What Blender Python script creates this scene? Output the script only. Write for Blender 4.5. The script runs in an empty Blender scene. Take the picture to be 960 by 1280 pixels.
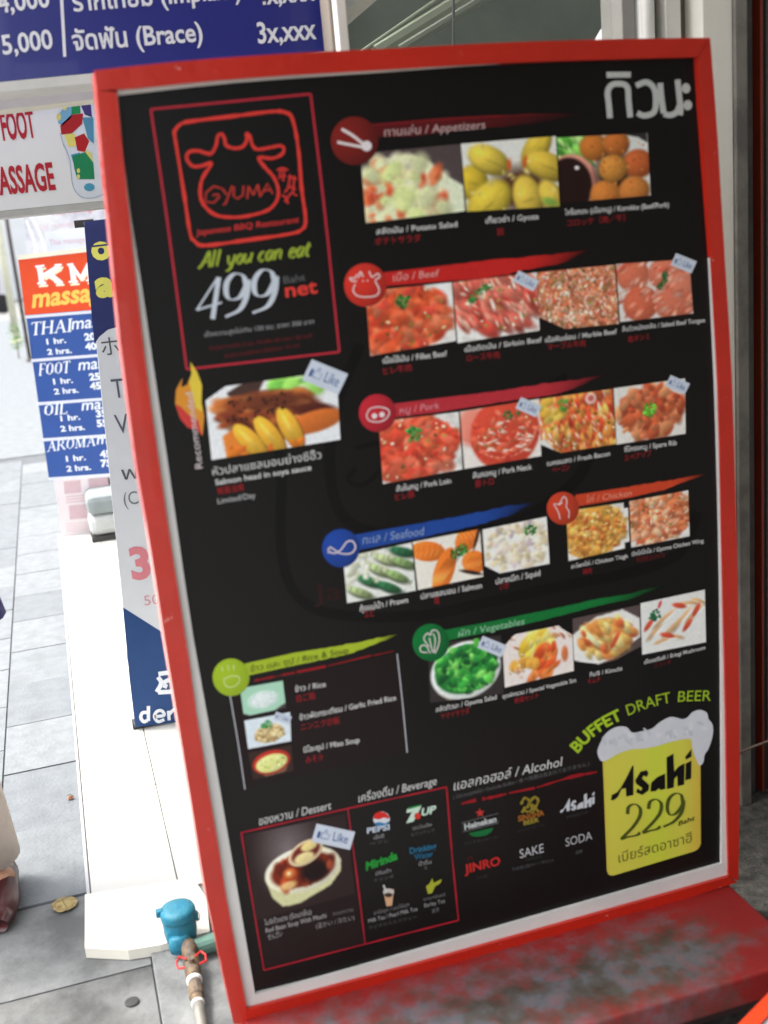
import bpy, bmesh, math, random
import numpy as np
from mathutils import Vector, Matrix

# ------------------------------------------------------------------ camera, world, sun, exposure
SC = bpy.context.scene
COL = SC.collection
EYE = 1.62
F_PX = 1400.0
RW = np.array([[0.95293242, -0.29021762, -0.08771285],     # rows: camera right / down / forward, columns: world X, Y, Z
               [-0.15506373, -0.21793335, -0.96356645],
               [0.26052841, 0.93181478, -0.25267798]])
cam = bpy.data.cameras.new('camera')
cam.sensor_fit = 'VERTICAL'
cam.sensor_height = 36.0
cam.lens = F_PX / 1280 * 36.0
cam.clip_start = 0.05
cam.clip_end = 500
cam.dof.use_dof = True
cam.dof.focus_distance = 3.3
cam.dof.aperture_fstop = 2.7
cam_o = bpy.data.objects.new('camera', cam)
COL.objects.link(cam_o)
rt, dn, fw = (Vector(RW[i]) for i in range(3))
M = Matrix((rt, -dn, -fw)).transposed().to_4x4()
M.translation = (0, 0, EYE)
cam_o.matrix_world = M
SC.camera = cam_o

SUN_EL, SUN_ROT = math.radians(58), math.radians(-62)
world = bpy.data.worlds.new("World")
SC.world = world
world.use_nodes = True
wn = world.node_tree
bg = wn.nodes['Background']
sky = wn.nodes.new('ShaderNodeTexSky')
sky.sky_type = 'NISHITA'
sky.sun_disc = False
sky.sun_elevation = SUN_EL
sky.sun_rotation = SUN_ROT
sky.air_density = 1.0
sky.dust_density = 4.0
sky.ozone_density = 0.6
hs = wn.nodes.new('ShaderNodeHueSaturation')          # milky overcast: the sky's blue is mostly washed out
hs.inputs['Saturation'].default_value = 0.3
wn.links.new(sky.outputs[0], hs.inputs['Color'])
wn.links.new(hs.outputs[0], bg.inputs[0])
bg.inputs[1].default_value = 0.13
sun = bpy.data.lights.new('sun', 'SUN')
sun.energy = 0.95
sun.angle = math.radians(14)
sun.color = (1.0, 0.96, 0.9)
sun_o = bpy.data.objects.new('sun', sun)
COL.objects.link(sun_o)
sv = Vector((math.sin(SUN_ROT) * math.cos(SUN_EL), math.cos(SUN_ROT) * math.cos(SUN_EL), math.sin(SUN_EL)))
sun_o.rotation_euler = sv.to_track_quat('Z', 'Y').to_euler()
SC.view_settings.view_transform = 'Standard'
SC.view_settings.look = 'None'
SC.view_settings.gamma = 1
SC.view_settings.exposure = 2.2
SC.cycles.max_bounces = 6
SC.cycles.use_denoising = True

# ------------------------------------------------------------------ measuring the photograph
def ray(px, py):
    v = np.array([px - 480.0, py - 640.0, F_PX])
    return RW.T @ v
def on(px, py, ax, val):
    """world point where the sight line through a photo pixel meets the plane axis=val"""
    w = ray(px, py)
    o = (0, 0, EYE)
    t = (val - o[ax]) / w[ax]
    return Vector((w[0] * t, w[1] * t, EYE + w[2] * t))
def onY(px, py, y): return on(px, py, 1, y)
def onZ(px, py, z): return on(px, py, 2, z)
def vup(px, py):
    d = np.array([px - 966.0, py - 5979.0])
    return d / np.linalg.norm(d)

# ------------------------------------------------------------------ materials
def lin(c):
    c = c / 255.0
    return c / 12.92 if c <= 0.04045 else ((c + 0.055) / 1.055) ** 2.4
def rgb(c): return (lin(c[0]), lin(c[1]), lin(c[2]), 1)
MATS = {}
def mat(name, col, rough=0.6, metal=0.0, var=0.15, scale=8, bump=0.0, bscale=60, col2=None, coat=0.0, thr=None, spec=0.5, emit=0):
    if name in MATS: return MATS[name]
    m = bpy.data.materials.new(name)
    m.use_nodes = True
    nt = m.node_tree
    b = nt.nodes['Principled BSDF']
    b.inputs['Roughness'].default_value = rough
    b.inputs['Metallic'].default_value = metal
    b.inputs['Coat Weight'].default_value = coat
    b.inputs['Specular IOR Level'].default_value = spec
    tc = nt.nodes.new('ShaderNodeTexCoord')
    n = nt.nodes.new('ShaderNodeTexNoise')
    n.inputs['Scale'].default_value = scale
    n.inputs['Detail'].default_value = 6
    n.inputs['Roughness'].default_value = 0.65
    nt.links.new(tc.outputs['Object'], n.inputs['Vector'])
    cr = nt.nodes.new('ShaderNodeValToRGB')
    c1 = rgb(col)
    if col2 is None:
        c2 = tuple(x * (1 - var) for x in c1[:3]) + (1,)
        c1 = tuple(min(1, x * (1 + var * .4)) for x in c1[:3]) + (1,)
        lo, hi = 0.3, 0.7
    else:
        c2 = rgb(col2)
        lo, hi = thr or (0.45, 0.6)
    cr.color_ramp.elements[0].position = lo
    cr.color_ramp.elements[0].color = c2
    cr.color_ramp.elements[1].position = hi
    cr.color_ramp.elements[1].color = c1
    nt.links.new(n.outputs['Fac'], cr.inputs[0])
    nt.links.new(cr.outputs[0], b.inputs['Base Color'])
    if bump:
        n2 = nt.nodes.new('ShaderNodeTexNoise')
        n2.inputs['Scale'].default_value = bscale
        n2.inputs['Detail'].default_value = 5
        nt.links.new(tc.outputs['Object'], n2.inputs['Vector'])
        bp = nt.nodes.new('ShaderNodeBump')
        bp.inputs['Strength'].default_value = bump
        bp.inputs['Distance'].default_value = 0.01
        nt.links.new(n2.outputs['Fac'], bp.inputs['Height'])
        nt.links.new(bp.outputs[0], b.inputs['Normal'])
    MATS[name] = m
    return m

def ink(col):
    """flat print of one colour"""
    return mat('ink_%d_%d_%d' % tuple(int(v) for v in col), col, rough=0.45, var=0.06, scale=30, spec=0.25)

def attr_mat():
    if 'print' in MATS: return MATS['print']
    m = bpy.data.materials.new('printed_vinyl')
    m.use_nodes = True
    nt = m.node_tree
    b = nt.nodes['Principled BSDF']
    b.inputs['Roughness'].default_value = 0.45
    b.inputs['Specular IOR Level'].default_value = 0.25
    a = nt.nodes.new('ShaderNodeVertexColor')
    a.layer_name = 'Col'
    nt.links.new(a.outputs[0], b.inputs['Base Color'])
    MATS['print'] = m
    return m

def worn_red(name, base, worn, amount, scale=9, coat=.35, rough=.35):
    """red paint with chips down to a pale ground"""
    m = mat(name, base, rough=rough, var=0.12, scale=7, bump=.12, bscale=40, coat=coat)
    nt = m.node_tree
    b = nt.nodes['Principled BSDF']
    tc = [x for x in nt.nodes if x.type == 'TEX_COORD'][0]
    n = nt.nodes.new('ShaderNodeTexNoise')
    n.inputs['Scale'].default_value = scale
    n.inputs['Detail'].default_value = 9
    n.inputs['Roughness'].default_value = 0.7
    nt.links.new(tc.outputs['Object'], n.inputs['Vector'])
    r = nt.nodes.new('ShaderNodeValToRGB')
    r.color_ramp.elements[0].position = amount
    r.color_ramp.elements[1].position = amount + .03
    nt.links.new(n.outputs['Fac'], r.inputs[0])
    mx = nt.nodes.new('ShaderNodeMixRGB')
    old = b.inputs['Base Color'].links[0].from_socket
    nt.links.new(r.outputs[0], mx.inputs[0])
    nt.links.new(old, mx.inputs[1])
    mx.inputs[2].default_value = rgb(worn)
    nt.links.new(mx.outputs[0], b.inputs['Base Color'])
    return m

# ------------------------------------------------------------------ objects
def link(name, me, m, parent=None, label=None, cat=None, group=None, kind=None):
    o = bpy.data.objects.new(name, me)
    COL.objects.link(o)
    if m is not None and me is not None:
        me.materials.append(m)
    if parent is not None:
        o.parent = parent
        o.matrix_parent_inverse = Matrix.Translation(-pos(parent))
    if label: o['label'] = label
    if cat: o['category'] = cat
    if group: o['group'] = group
    if kind: o['kind'] = kind
    return o
def pos(o):
    v = Vector(o.location)
    return v
def thing(name, label, cat, loc=(0, 0, 0), group=None):
    o = bpy.data.objects.new(name, None)
    COL.objects.link(o)
    o.location = loc
    o.empty_display_size = 0.1
    o['label'] = label
    o['category'] = cat
    if group: o['group'] = group
    return o
def mesh(name, vs, fs, smooth=False):
    me = bpy.data.meshes.new(name)
    me.from_pydata([tuple(v) for v in vs], [], fs)
    me.update()
    if smooth:
        for p in me.polygons: p.use_smooth = True
    return me
class MB:
    def __init__(s): s.v = []; s.f = []
    def box(s, x0, x1, y0, y1, z0, z1):
        b = len(s.v)
        s.v += [(x, y, z) for x in (x0, x1) for y in (y0, y1) for z in (z0, z1)]
        s.f += [tuple(b + i for i in q) for q in ((0, 1, 3, 2), (4, 6, 7, 5), (0, 4, 5, 1), (2, 3, 7, 6), (0, 2, 6, 4), (1, 5, 7, 3))]
        return s
    def tube(s, path, rad, n=10, cap=True):
        path = [Vector(p) for p in path]
        if not isinstance(rad, (list, tuple)): rad = [rad] * len(path)
        b = len(s.v)
        prev = None
        for i, p in enumerate(path):
            d = (path[min(i + 1, len(path) - 1)] - path[max(i - 1, 0)])
            d = d.normalized() if d.length > 1e-9 else Vector((0, 0, 1))
            u = (prev - d * prev.dot(d)) if prev is not None else d.orthogonal()
            u = u.normalized()
            prev = u
            w = d.cross(u)
            for k in range(n):
                a = 2 * math.pi * k / n
                s.v.append(tuple(p + (u * math.cos(a) + w * math.sin(a)) * rad[i]))
        for i in range(len(path) - 1):
            for k in range(n):
                a, c = b + i * n + k, b + i * n + (k + 1) % n
                s.f.append((a, c, c + n, a + n))
        if cap:
            s.f.append(tuple(b + k for k in range(n - 1, -1, -1)))
            s.f.append(tuple(b + (len(path) - 1) * n + k for k in range(n)))
        return s
    def lathe(s, c, prof, n=20, sx=1, sy=1):
        b = len(s.v)
        for r, z in prof:
            for k in range(n):
                a = 2 * math.pi * k / n
                s.v.append((c[0] + r * sx * math.cos(a), c[1] + r * sy * math.sin(a), c[2] + z))
        for i in range(len(prof) - 1):
            for k in range(n):
                a, d = b + i * n + k, b + i * n + (k + 1) % n
                s.f.append((a, d, d + n, a + n))
        s.f.append(tuple(b + k for k in range(n - 1, -1, -1)))
        s.f.append(tuple(b + (len(prof) - 1) * n + k for k in range(n)))
        return s
    def build(s, name, m, parent=None, smooth=False, bevel=0, **k):
        me = mesh(name, s.v, s.f, smooth)
        if bevel:
            bm = bmesh.new(); bm.from_mesh(me)
            bmesh.ops.bevel(bm, geom=list(bm.edges), offset=bevel, segments=2, affect='EDGES', profile=.5)
            bm.to_mesh(me); bm.free()
        return link(name, me, m, parent, **k)

def prism(name, pts, Yf, Yb, m, parent=None, **k):
    """outline given in photo pixels, standing on plane Y=Yf, with real thickness back to Yb"""
    P = [onY(x, y, Yf) for x, y in pts]
    n = len(P)
    vs = P + [Vector((p.x, Yb, p.z)) for p in P]
    fs = [tuple(range(n)), tuple(range(2 * n - 1, n - 1, -1))] + [(i, i + n, (i + 1) % n + n, (i + 1) % n) for i in range(n)]
    me = mesh(name, vs, fs)
    bm = bmesh.new(); bm.from_mesh(me)
    bmesh.ops.recalc_face_normals(bm, faces=bm.faces)
    bmesh.ops.triangulate(bm, faces=[f for f in bm.faces if len(f.verts) > 4])
    bm.to_mesh(me); bm.free()
    return link(name, me, m, parent, **k)

def resample(pts, n):
    pts = np.array(pts, float)
    d = np.r_[0, np.cumsum(np.hypot(*np.diff(pts, axis=0).T))]
    t = np.linspace(0, d[-1], n)
    return np.c_[np.interp(t, d, pts[:, 0]), np.interp(t, d, pts[:, 1])]
def smooth_path(pts, k=5, closed=False):
    """Catmull-Rom through the points"""
    pts = [np.array(p, float) for p in pts]
    if len(pts) < 3: return np.array(pts)
    out = []
    n = len(pts)
    rng = range(n if closed else n - 1)
    for i in rng:
        p1, p2 = pts[i], pts[(i + 1) % n]
        p0 = pts[i - 1] if (closed or i > 0) else 2 * p1 - p2
        p3 = pts[(i + 2) % n] if (closed or i + 2 < n) else 2 * p2 - p1
        for j in range(k):
            t = j / k
            out.append(.5 * ((2 * p1) + (p2 - p0) * t + (2 * p0 - 5 * p1 + 4 * p2 - p3) * t * t + (3 * p1 - p0 - 3 * p2 + p3) * t ** 3))
    if not closed: out.append(pts[-1])
    return np.array(out)

def bar(name, A, B, Yf, Yb, m, parent, n=16, **k):
    """frame bar between two curved edges (photo pixels), thickness Yf..Yb"""
    A, B = resample(smooth_path(A), n), resample(smooth_path(B), n)
    vs = []
    for a, b in zip(A, B):
        p, q = onY(*a, Yf), onY(*b, Yf)
        vs += [p, q, Vector((q.x, Yb, q.z)), Vector((p.x, Yb, p.z))]
    fs = []
    for i in range(n - 1):
        o = i * 4
        for j in range(4):
            fs.append((o + j, o + (j + 1) % 4, o + 4 + (j + 1) % 4, o + 4 + j))
    fs += [(0, 1, 2, 3), tuple((n - 1) * 4 + j for j in (3, 2, 1, 0))]
    me = mesh(name, vs, fs)
    bm = bmesh.new(); bm.from_mesh(me)
    bmesh.ops.recalc_face_normals(bm, faces=bm.faces)
    bm.to_mesh(me); bm.free()
    return link(name, me, m, parent, **k)

# ------------------------------------------------------------------ print on a panel: lettering, strokes, filled shapes, pictures
class Panel:
    """a flat printed face on plane Y=y; ctx turns zoomed coordinates into photo pixels"""
    def __init__(s, y, parent):
        s.y = y; s.parent = parent; s.ctx = (0, 0, 1.0)
    def at(s, ox, oy, sc): s.ctx = (ox, oy, sc); return s
    def px(s, p): return (s.ctx[0] + p[0] / s.ctx[2], s.ctx[1] + p[1] / s.ctx[2])
    def w(s, p, layer): return onY(p[0], p[1], s.y - 0.0004 * layer)

def add_mesh_col(me, cols):
    a = me.color_attributes.new('Col', 'FLOAT_COLOR', 'POINT')
    c = np.ones((len(me.vertices), 4), np.float32)
    c[:, :3] = cols
    a.data.foreach_set('color', c.ravel())

def tolin(a):
    a = np.clip(a, 0, 1)
    return np.where(a <= .04045, a / 12.92, ((a + .055) / 1.055) ** 2.4)

def fill(pan, pts, col, layer=1, name='printed_shape', smooth=False, closed=True, label=None):
    P = [pan.px(p) for p in pts]
    if smooth: P = [tuple(q) for q in smooth_path(P, 5, True)]
    vs = [pan.w(p, layer) for p in P]
    me = mesh(name, vs, [tuple(range(len(vs)))])
    bm = bmesh.new(); bm.from_mesh(me)
    bmesh.ops.triangulate(bm, faces=bm.faces)
    bm.to_mesh(me); bm.free()
    return link(name, me, ink(col), pan.parent, label=label)

def ellipse(c, rx, ry=None, ang=0, n=28):
    ry = ry or rx
    a = math.radians(ang)
    return [(c[0] + rx * math.cos(t) * math.cos(a) - ry * math.sin(t) * math.sin(a),
             c[1] + rx * math.cos(t) * math.sin(a) + ry * math.sin(t) * math.cos(a)) for t in np.linspace(0, 2 * math.pi, n, endpoint=False)]

def strokes(pan, lines, width, col, layer=2, name='printed_mark', smooth=True, closed=False, rough=0.0, label=None, nib=None, seed=1):
    """ribbons of the given width along each polyline; nib=(angle deg, thin width) gives a broad-pen stroke"""
    if name in ('rule_line', 'name_letter', 'box_line', 'letter_stroke') and len(lines) > 1:      # pieces that stand apart are objects of their own
        for k_, L_ in enumerate(lines):
            strokes(pan, [L_], width, col, layer + .25 * (k_ % 4), name, smooth, closed, rough, label, nib, seed + k_)
        return
    rnd = random.Random(seed)
    vs, fs = [], []
    for li, L in enumerate(lines):
        P = [pan.px(p) for p in L]
        if smooth and len(P) > 2: P = smooth_path(P, 6, closed)
        else: P = np.array(P, float)
        if closed: P = np.vstack([P, P[:1]])
        n = len(P)
        b = len(vs)
        for i in range(n):
            d = P[min(i + 1, n - 1)] - P[max(i - 1, 0)]
            if closed and i in (0, n - 1): d = P[1] - P[n - 2]
            L_ = np.hypot(*d) or 1
            d = d / L_
            nr = np.array([-d[1], d[0]])
            w = width / pan.ctx[2]
            if nib:
                a = math.radians(nib[0])
                k = abs(d[0] * math.sin(a) - d[1] * math.cos(a))
                k = k ** 1.7
                w = nib[1] / pan.ctx[2] * (1 - k) + w * k
            w *= 1 + rough * rnd.uniform(-1, 1)
            for sg in (-.5, .5):
                p = P[i] + nr * w * sg
                vs.append(pan.w(p, layer + .25 * (li % 4) + (.03 * i if (nib or closed) else 0)))
        for i in range(n - 1):
            fs.append((b + 2 * i, b + 2 * i + 1, b + 2 * i + 3, b + 2 * i + 2))
    return link(name, mesh(name, vs, fs), ink(col), pan.parent, label=label)

TEXT_JOBS = []
def text(pan, s, p0, p1, h, col, layer=3, bold=0.0, shear=0.0, path=None, up=None, label=None, xs=None):
    """lettering from baseline start p0 to end p1 with capital height h (same zoomed units); path = curved baseline"""
    c = bpy.data.curves.new('lettering', 'FONT')
    c.body = s; c.size = 1.0; c.resolution_u = 3; c.offset = bold
    o = bpy.data.objects.new('lettering_source', c)
    COL.objects.link(o)
    base = [pan.px(q) for q in (path or [p0, p1])]
    if path: base = [tuple(q) for q in smooth_path(base, 8)]
    TEXT_JOBS.append((o, pan, pan.y, pan.parent, base, h / pan.ctx[2], col, layer, shear, up, label, path is not None))

def run_text():
    bpy.context.view_layer.update()
    dg = bpy.context.evaluated_depsgraph_get()
    CAP = 0.70
    done = []
    for (o, pan, Y, parent, base, h, col, layer, shear, up, label, curved) in TEXT_JOBS:
        me = bpy.data.meshes.new_from_object(o.evaluated_get(dg))
        n = len(me.vertices)
        co = np.zeros(n * 3); me.vertices.foreach_get('co', co); co = co.reshape(-1, 3)
        if n == 0: continue
        par = list(range(n))                                      # islands, so that overlapping letters do not lie in one plane
        def find(a):
            while par[a] != a: par[a] = par[par[a]]; a = par[a]
            return a
        for e in me.edges:
            a, b = find(e.vertices[0]), find(e.vertices[1])
            if a != b: par[a] = b
        roots = {}
        x0, x1 = co[:, 0].min(), co[:, 0].max()
        B = np.array(base); d = np.r_[0, np.cumsum(np.hypot(*np.diff(B, axis=0).T))]
        k = d[-1] / (x1 - x0)
        for i in range(n):
            gx, gy = co[i, 0], co[i, 1]
            s = (gx - x0) * k
            yy = gy / CAP * h
            s2 = s + shear * yy
            bx, by = np.interp(s, d, B[:, 0]), np.interp(s, d, B[:, 1])
            e = .5
            tx = np.interp(min(s + e, d[-1]), d, B[:, 0]) - np.interp(max(s - e, 0), d, B[:, 0])
            ty = np.interp(min(s + e, d[-1]), d, B[:, 1]) - np.interp(max(s - e, 0), d, B[:, 1])
            L = math.hypot(tx, ty) or 1
            tx, ty = tx / L, ty / L
            if up == 'perp': u = np.array([ty, -tx])
            else: u = vup(bx, by)
            px = bx + tx * (s2 - s) + u[0] * yy
            py = by + ty * (s2 - s) + u[1] * yy
            r = find(i)
            isl = roots.setdefault(r, len(roots))
            v = onY(px, py, Y - 0.0004 * (layer + .3 * (isl % 3)))
            co[i] = v
        me.vertices.foreach_set('co', co.ravel())
        me.update()
        me.materials.clear()
        me.name = 'lettering'
        link('lettering', me, ink(col), parent, label=label)
        done.append(o)
    for o in done:
        cu = o.data
        bpy.data.objects.remove(o)
        bpy.data.curves.remove(cu)

# ---- printed photographs: colour painted per vertex of a fine sheet
class Pic:
    def __init__(s, w, h, bg, seed=0):
        s.w, s.h = w, h
        s.a = h / w
        y, x = np.mgrid[0:h + 1, 0:w + 1]
        s.x = x / w; s.y = y / h * s.a
        s.im = np.ones((h + 1, w + 1, 3)) * np.array(bg) / 255.0
        s.r = np.random.RandomState(seed)
    def put(s, m, col):
        s.im = s.im * (1 - m[..., None]) + np.array(col) * m[..., None]
    def ell(s, cx, cy, rx, ry, ang, col, soft=.2, sh=.25, edge=0):
        cy *= s.a
        a = math.radians(ang)
        dx, dy = s.x - cx, s.y - cy
        u = (dx * math.cos(a) + dy * math.sin(a)) / rx
        v = (-dx * math.sin(a) + dy * math.cos(a)) / ry
        d = np.sqrt(u * u + v * v)
        m = np.clip((1 - d) / soft, 0, 1)
        c = np.array(col) / 255.0
        k = 1 + sh * (-(dx / rx + dy / ry) * .35) - edge * np.clip(d, 0, 1) ** 3
        s.put(m, c[None, None, :] * k[..., None])
    def poly(s, pts, col, blur=1):
        pts = [(p[0], p[1] * s.a) for p in pts]
        m = np.zeros_like(s.x)
        n = len(pts)
        ins = np.zeros(s.x.shape, bool)
        for i in range(n):
            (xa, ya), (xb, yb) = pts[i], pts[(i + 1) % n]
            if ya == yb: continue
            c = ((ya > s.y) != (yb > s.y)) & (s.x < (xb - xa) * (s.y - ya) / (yb - ya) + xa)
            ins ^= c
        m[ins] = 1
        for _ in range(blur):
            p = np.pad(m, 1, 'edge')
            m = (p[1:-1, 1:-1] * 2 + p[:-2, 1:-1] + p[2:, 1:-1] + p[1:-1, :-2] + p[1:-1, 2:]) / 6
        s.put(m, np.array(col) / 255.0)
    def blobs(s, n, cols, size, reg=None, el=1.6, ang=None, soft=.5, sh=.4):
        for _ in range(n):
            for _t in range(20):
                x, y = s.r.rand(), s.r.rand()
                if reg is None or reg(x, y): break
            else: continue
            z = size * s.r.uniform(.6, 1.4)
            a = s.r.uniform(0, 180) if ang is None else ang + s.r.uniform(-25, 25)
            c = np.array(cols[s.r.randint(len(cols))]) * s.r.uniform(.85, 1.12)
            s.ell(x, y, z * el, z, a, np.clip(c, 0, 255), soft, sh)
    def noise(s, amp, cell):
        amp *= .45
        gh, gw = int(s.h / cell) + 2, int(s.w / cell) + 2
        g = s.r.randn(gh, gw)
        yy = np.linspace(0, gh - 1.001, s.h + 1); xx = np.linspace(0, gw - 1.001, s.w + 1)
        yi, xi = yy.astype(int), xx.astype(int)
        fy, fx = (yy - yi)[:, None], (xx - xi)[None, :]
        v = g[yi][:, xi] * (1 - fy) * (1 - fx) + g[yi + 1][:, xi] * fy * (1 - fx) + g[yi][:, xi + 1] * (1 - fy) * fx + g[yi + 1][:, xi + 1] * fy * fx
        s.im *= (1 + amp * v)[..., None]
    def parsley(s, x, y, r=.07, c=(40, 110, 45)):
        for _ in range(26):
            a, q = s.r.uniform(0, 6.3), s.r.uniform(0, 1) ** .6
            k = s.r.uniform(.5, 1.35)
            s.ell(x + math.cos(a) * r * q, y + math.sin(a) * r * q / s.a, r * .33, r * .26, s.r.uniform(0, 180), [v * k for v in c], .5, .5)
    def place(s, pan, quad, layer=2, label=None, name='food_picture', cut=None):
        s.im = np.clip(s.im, 0, 1)
        g = s.im.mean(axis=2, keepdims=True)
        s.im = (g + (s.im - g) * 1.0) ** .88 * 1.06
        Q = [np.array(pan.px(q)) for q in quad]
        V, idx = [], {}
        u = np.linspace(0, 1, s.w + 1); v = np.linspace(0, 1, s.h + 1)
        cols = []
        for j in range(s.h + 1):
            a = Q[0] + (Q[3] - Q[0]) * v[j]; b = Q[1] + (Q[2] - Q[1]) * v[j]
            for i in range(s.w + 1):
                V.append(pan.w(a + (b - a) * u[i], layer))
        W = s.w + 1
        fs = [(j * W + i, j * W + i + 1, (j + 1) * W + i + 1, (j + 1) * W + i) for j in range(s.h) for i in range(s.w)
              if not (cut and cut((i + .5) / s.w, (j + .5) / s.h))]
        me = mesh(name, V, fs)
        add_mesh_col(me, tolin(s.im).reshape(-1, 3))
        return link(name, me, attr_mat(), pan.parent, label=label)

# ================================================================== THE MENU BOARD
D = 1.90
RED = worn_red('red_gloss_paint', (196, 38, 20), (226, 170, 158), .65, scale=30)
LINER = mat('white_liner', (222, 220, 214), rough=.4, var=.12, scale=5)
board = thing('menu_board', 'large upright black restaurant menu board in a worn red frame with food pictures', 'menu board', (0.7, D, 0.13))
LO = [(120.5, 113), (124, 160), (132, 231), (143, 350), (155.5, 473), (160, 500), (170.5, 580), (181, 640), (191, 700), (207, 806), (222.5, 900), (240.5, 1010), (258, 1120), (272, 1183), (281, 1230), (292, 1280)]
LI = [(146, 115), (157.5, 230), (170, 350), (184, 473), (199, 580), (216.5, 700), (233.5, 806), (248, 910), (265, 1010), (282.5, 1120), (294, 1183), (309, 1262), (312, 1281)]
LK = [(147, 119), (158, 230), (176, 350), (194, 473), (210, 580), (227, 700), (243, 806), (261, 905), (279, 1010), (298, 1120), (319, 1243)]
TO = [(118, 88), (200, 79), (300, 70.7), (400, 64.5), (480, 61), (620, 53.5), (760, 49), (887.5, 47)]
TI = [(121, 113.5), (147, 112.5), (300, 98), (480, 87), (620, 79), (760, 74), (872, 71)]
TK = [(147, 119), (300, 102.5), (480, 90), (620, 80), (760, 75), (872, 71.5)]
RO = [(887.8, 48), (897, 170), (904.5, 300), (911, 400), (916, 500), (921.5, 700), (924.5, 900), (924.5, 1000), (923, 1101)]
RI = [(872, 71.5), (877, 150), (888, 300), (894, 400), (899, 500), (903.5, 700), (907.7, 900), (909, 1000), (911, 1096)]
RK = [(871.5, 72), (876, 150), (886, 300), (891, 400), (895.5, 500), (900.5, 700), (902.3, 900), (902.5, 1000), (902, 1080)]
BK = [(319, 1243), (400, 1223), (560, 1177.5), (760, 1120.5), (902, 1080)]
BI = [(309, 1262), (400, 1238), (560, 1194.6), (760, 1138.6), (911, 1096)]
BO = [(311, 1274), (400, 1254), (560, 1212), (760, 1154), (922, 1103)]
bar('frame_bar', LO, LI, D, D + .085, RED, board, label='left red frame bar with chipped paint')
bar('frame_bar', TO, TI, D - .001, D + .085, RED, board)
bar('frame_bar', RO, RI, D + .001, D + .085, RED, board)
bar('frame_bar', BO, BI, D - .002, D + .084, RED, board)
bar('liner_strip', LI, LK, D + .008, D + .03, LINER, board)
bar('liner_strip', TI[1:], TK, D + .009, D + .03, LINER, board)
bar('liner_strip', RI, RK, D + .007, D + .03, LINER, board)
bar('liner_strip', BI, BK, D + .006, D + .03, LINER, board)
VINYL = mat('black_vinyl', (17, 15, 14), rough=.38, var=.3, scale=1.6, spec=.3, bump=.02, bscale=6)
outline = [tuple(p) for p in resample(LK, 18)] + [tuple(p) for p in resample(BK, 14)[1:]] + [tuple(p) for p in resample(RK, 16)[::-1][1:]] + [tuple(p) for p in resample(TK, 14)[::-1][1:-1]]
pY = D + .014
panel = prism('poster_panel', outline, pY, D + .05, VINYL, board)
# back sheet that closes the box
bk = [(131, 113), (311, 1262), (905, 1092), (871, 60)]
prism('back_panel', bk, D + .086, D + .092, mat('back_board', (120, 110, 100)), board)
P = Panel(pY, panel)
WHT, RD, GRY = (214, 212, 208), (222, 52, 48), (150, 150, 150)
DK = (9, 7, 7)

# ghost logo printed dark on dark
P.at(0, 0, 1)
strokes(P, [[(352, 590), (352, 690), (372, 745), (420, 768), (520, 770), (600, 755), (690, 735), (790, 715), (850, 690), (872, 640)]], 13, DK, 1, 'ghost_mark')
strokes(P, [[(352, 590), (345, 520), (372, 470)]], 12, DK, 1, 'ghost_mark')
strokes(P, [[(450, 430), (420, 510), (412, 580), (425, 640), (465, 665), (540, 668), (640, 655), (720, 600), (735, 540), (700, 470)]], 14, DK, 1.4, 'ghost_mark')
strokes(P, [[(445, 585), (435, 600), (455, 606), (480, 580), (475, 555), (445, 560)]], 6, DK, 1.8, 'ghost_mark')
text(P, "Ja", (392, 752), (428, 748), 22, (50, 20, 20), 1.9)

# ---- price box with logo
P.at(180, 100, 3.554)
BX = [(30, 130), (740, 62), (868, 1208), (190, 1285)]
strokes(P, [[BX[0], BX[1]], [BX[1], (800, 560), BX[2]], [BX[2], BX[3]], [BX[3], (105, 640), BX[0]]], 10, (190, 45, 60), 1.5, 'box_line', smooth=True)
strokes(P, [[(140, 270), (135, 230), (165, 195), (220, 182), (400, 160), (570, 140), (630, 145), (660, 175), (685, 300), (700, 480), (718, 620), (700, 665), (640, 685), (450, 712), (270, 735), (225, 715), (205, 680), (180, 520)]],
        15, (228, 62, 52), 1.6, 'logo_mark', closed=True, rough=.25, seed=4)
strokes(P, [[(300, 325), (320, 290), (328, 250), (345, 240), (358, 262), (365, 290), (400, 303), (440, 295), (458, 262), (455, 238), (470, 250), (482, 290), (505, 308), (560, 300), (605, 292), (622, 305), (612, 330), (570, 348), (510, 345),
              (535, 385), (575, 430), (595, 480), (592, 530), (555, 575), (480, 600), (400, 610), (320, 600), (270, 560), (250, 510), (258, 440), (300, 370),
              (255, 382), (215, 382), (190, 350), (200, 320), (240, 315), (275, 325)]], 14, (226, 60, 52), 1.8, 'logo_mark', closed=True, rough=.2, seed=8)
G = [[(340, 480), (310, 472), (275, 500), (272, 540), (310, 545), (335, 520), (332, 508), (305, 512)],
     [(345, 480), (368, 510)], [(392, 470), (362, 550), (350, 555)], [(400, 475), (398, 515), (415, 528), (440, 510), (442, 470)], [(458, 528), (464, 472)], [(464, 472), (486, 512)], [(486, 512), (506, 464)], [(506, 464), (516, 520)], [(520, 512), (548, 460), (572, 505)], [(530, 492), (565, 486)]]
strokes(P, G, 7, (205, 60, 50), 2.2, 'logo_lettering', smooth=False)
strokes(P, [[(590, 400), (612, 392), (640, 400)], [(610, 388), (600, 440)], [(622, 388), (618, 450)], [(640, 430), (680, 440)], [(650, 420), (640, 480), (625, 500)], [(668, 425), (662, 500)], [(640, 470), (675, 485)],
            [(612, 512), (630, 520), (640, 550)], [(625, 540), (655, 500), (680, 515)], [(600, 430), (630, 425)]], 8, (222, 58, 52), 2.2, 'logo_lettering', smooth=False)
text(P, "Japanese BBQ Restaurant", (232, 690), (688, 632), 26, (215, 56, 54), 2.6, shear=.15, bold=.01)
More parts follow.
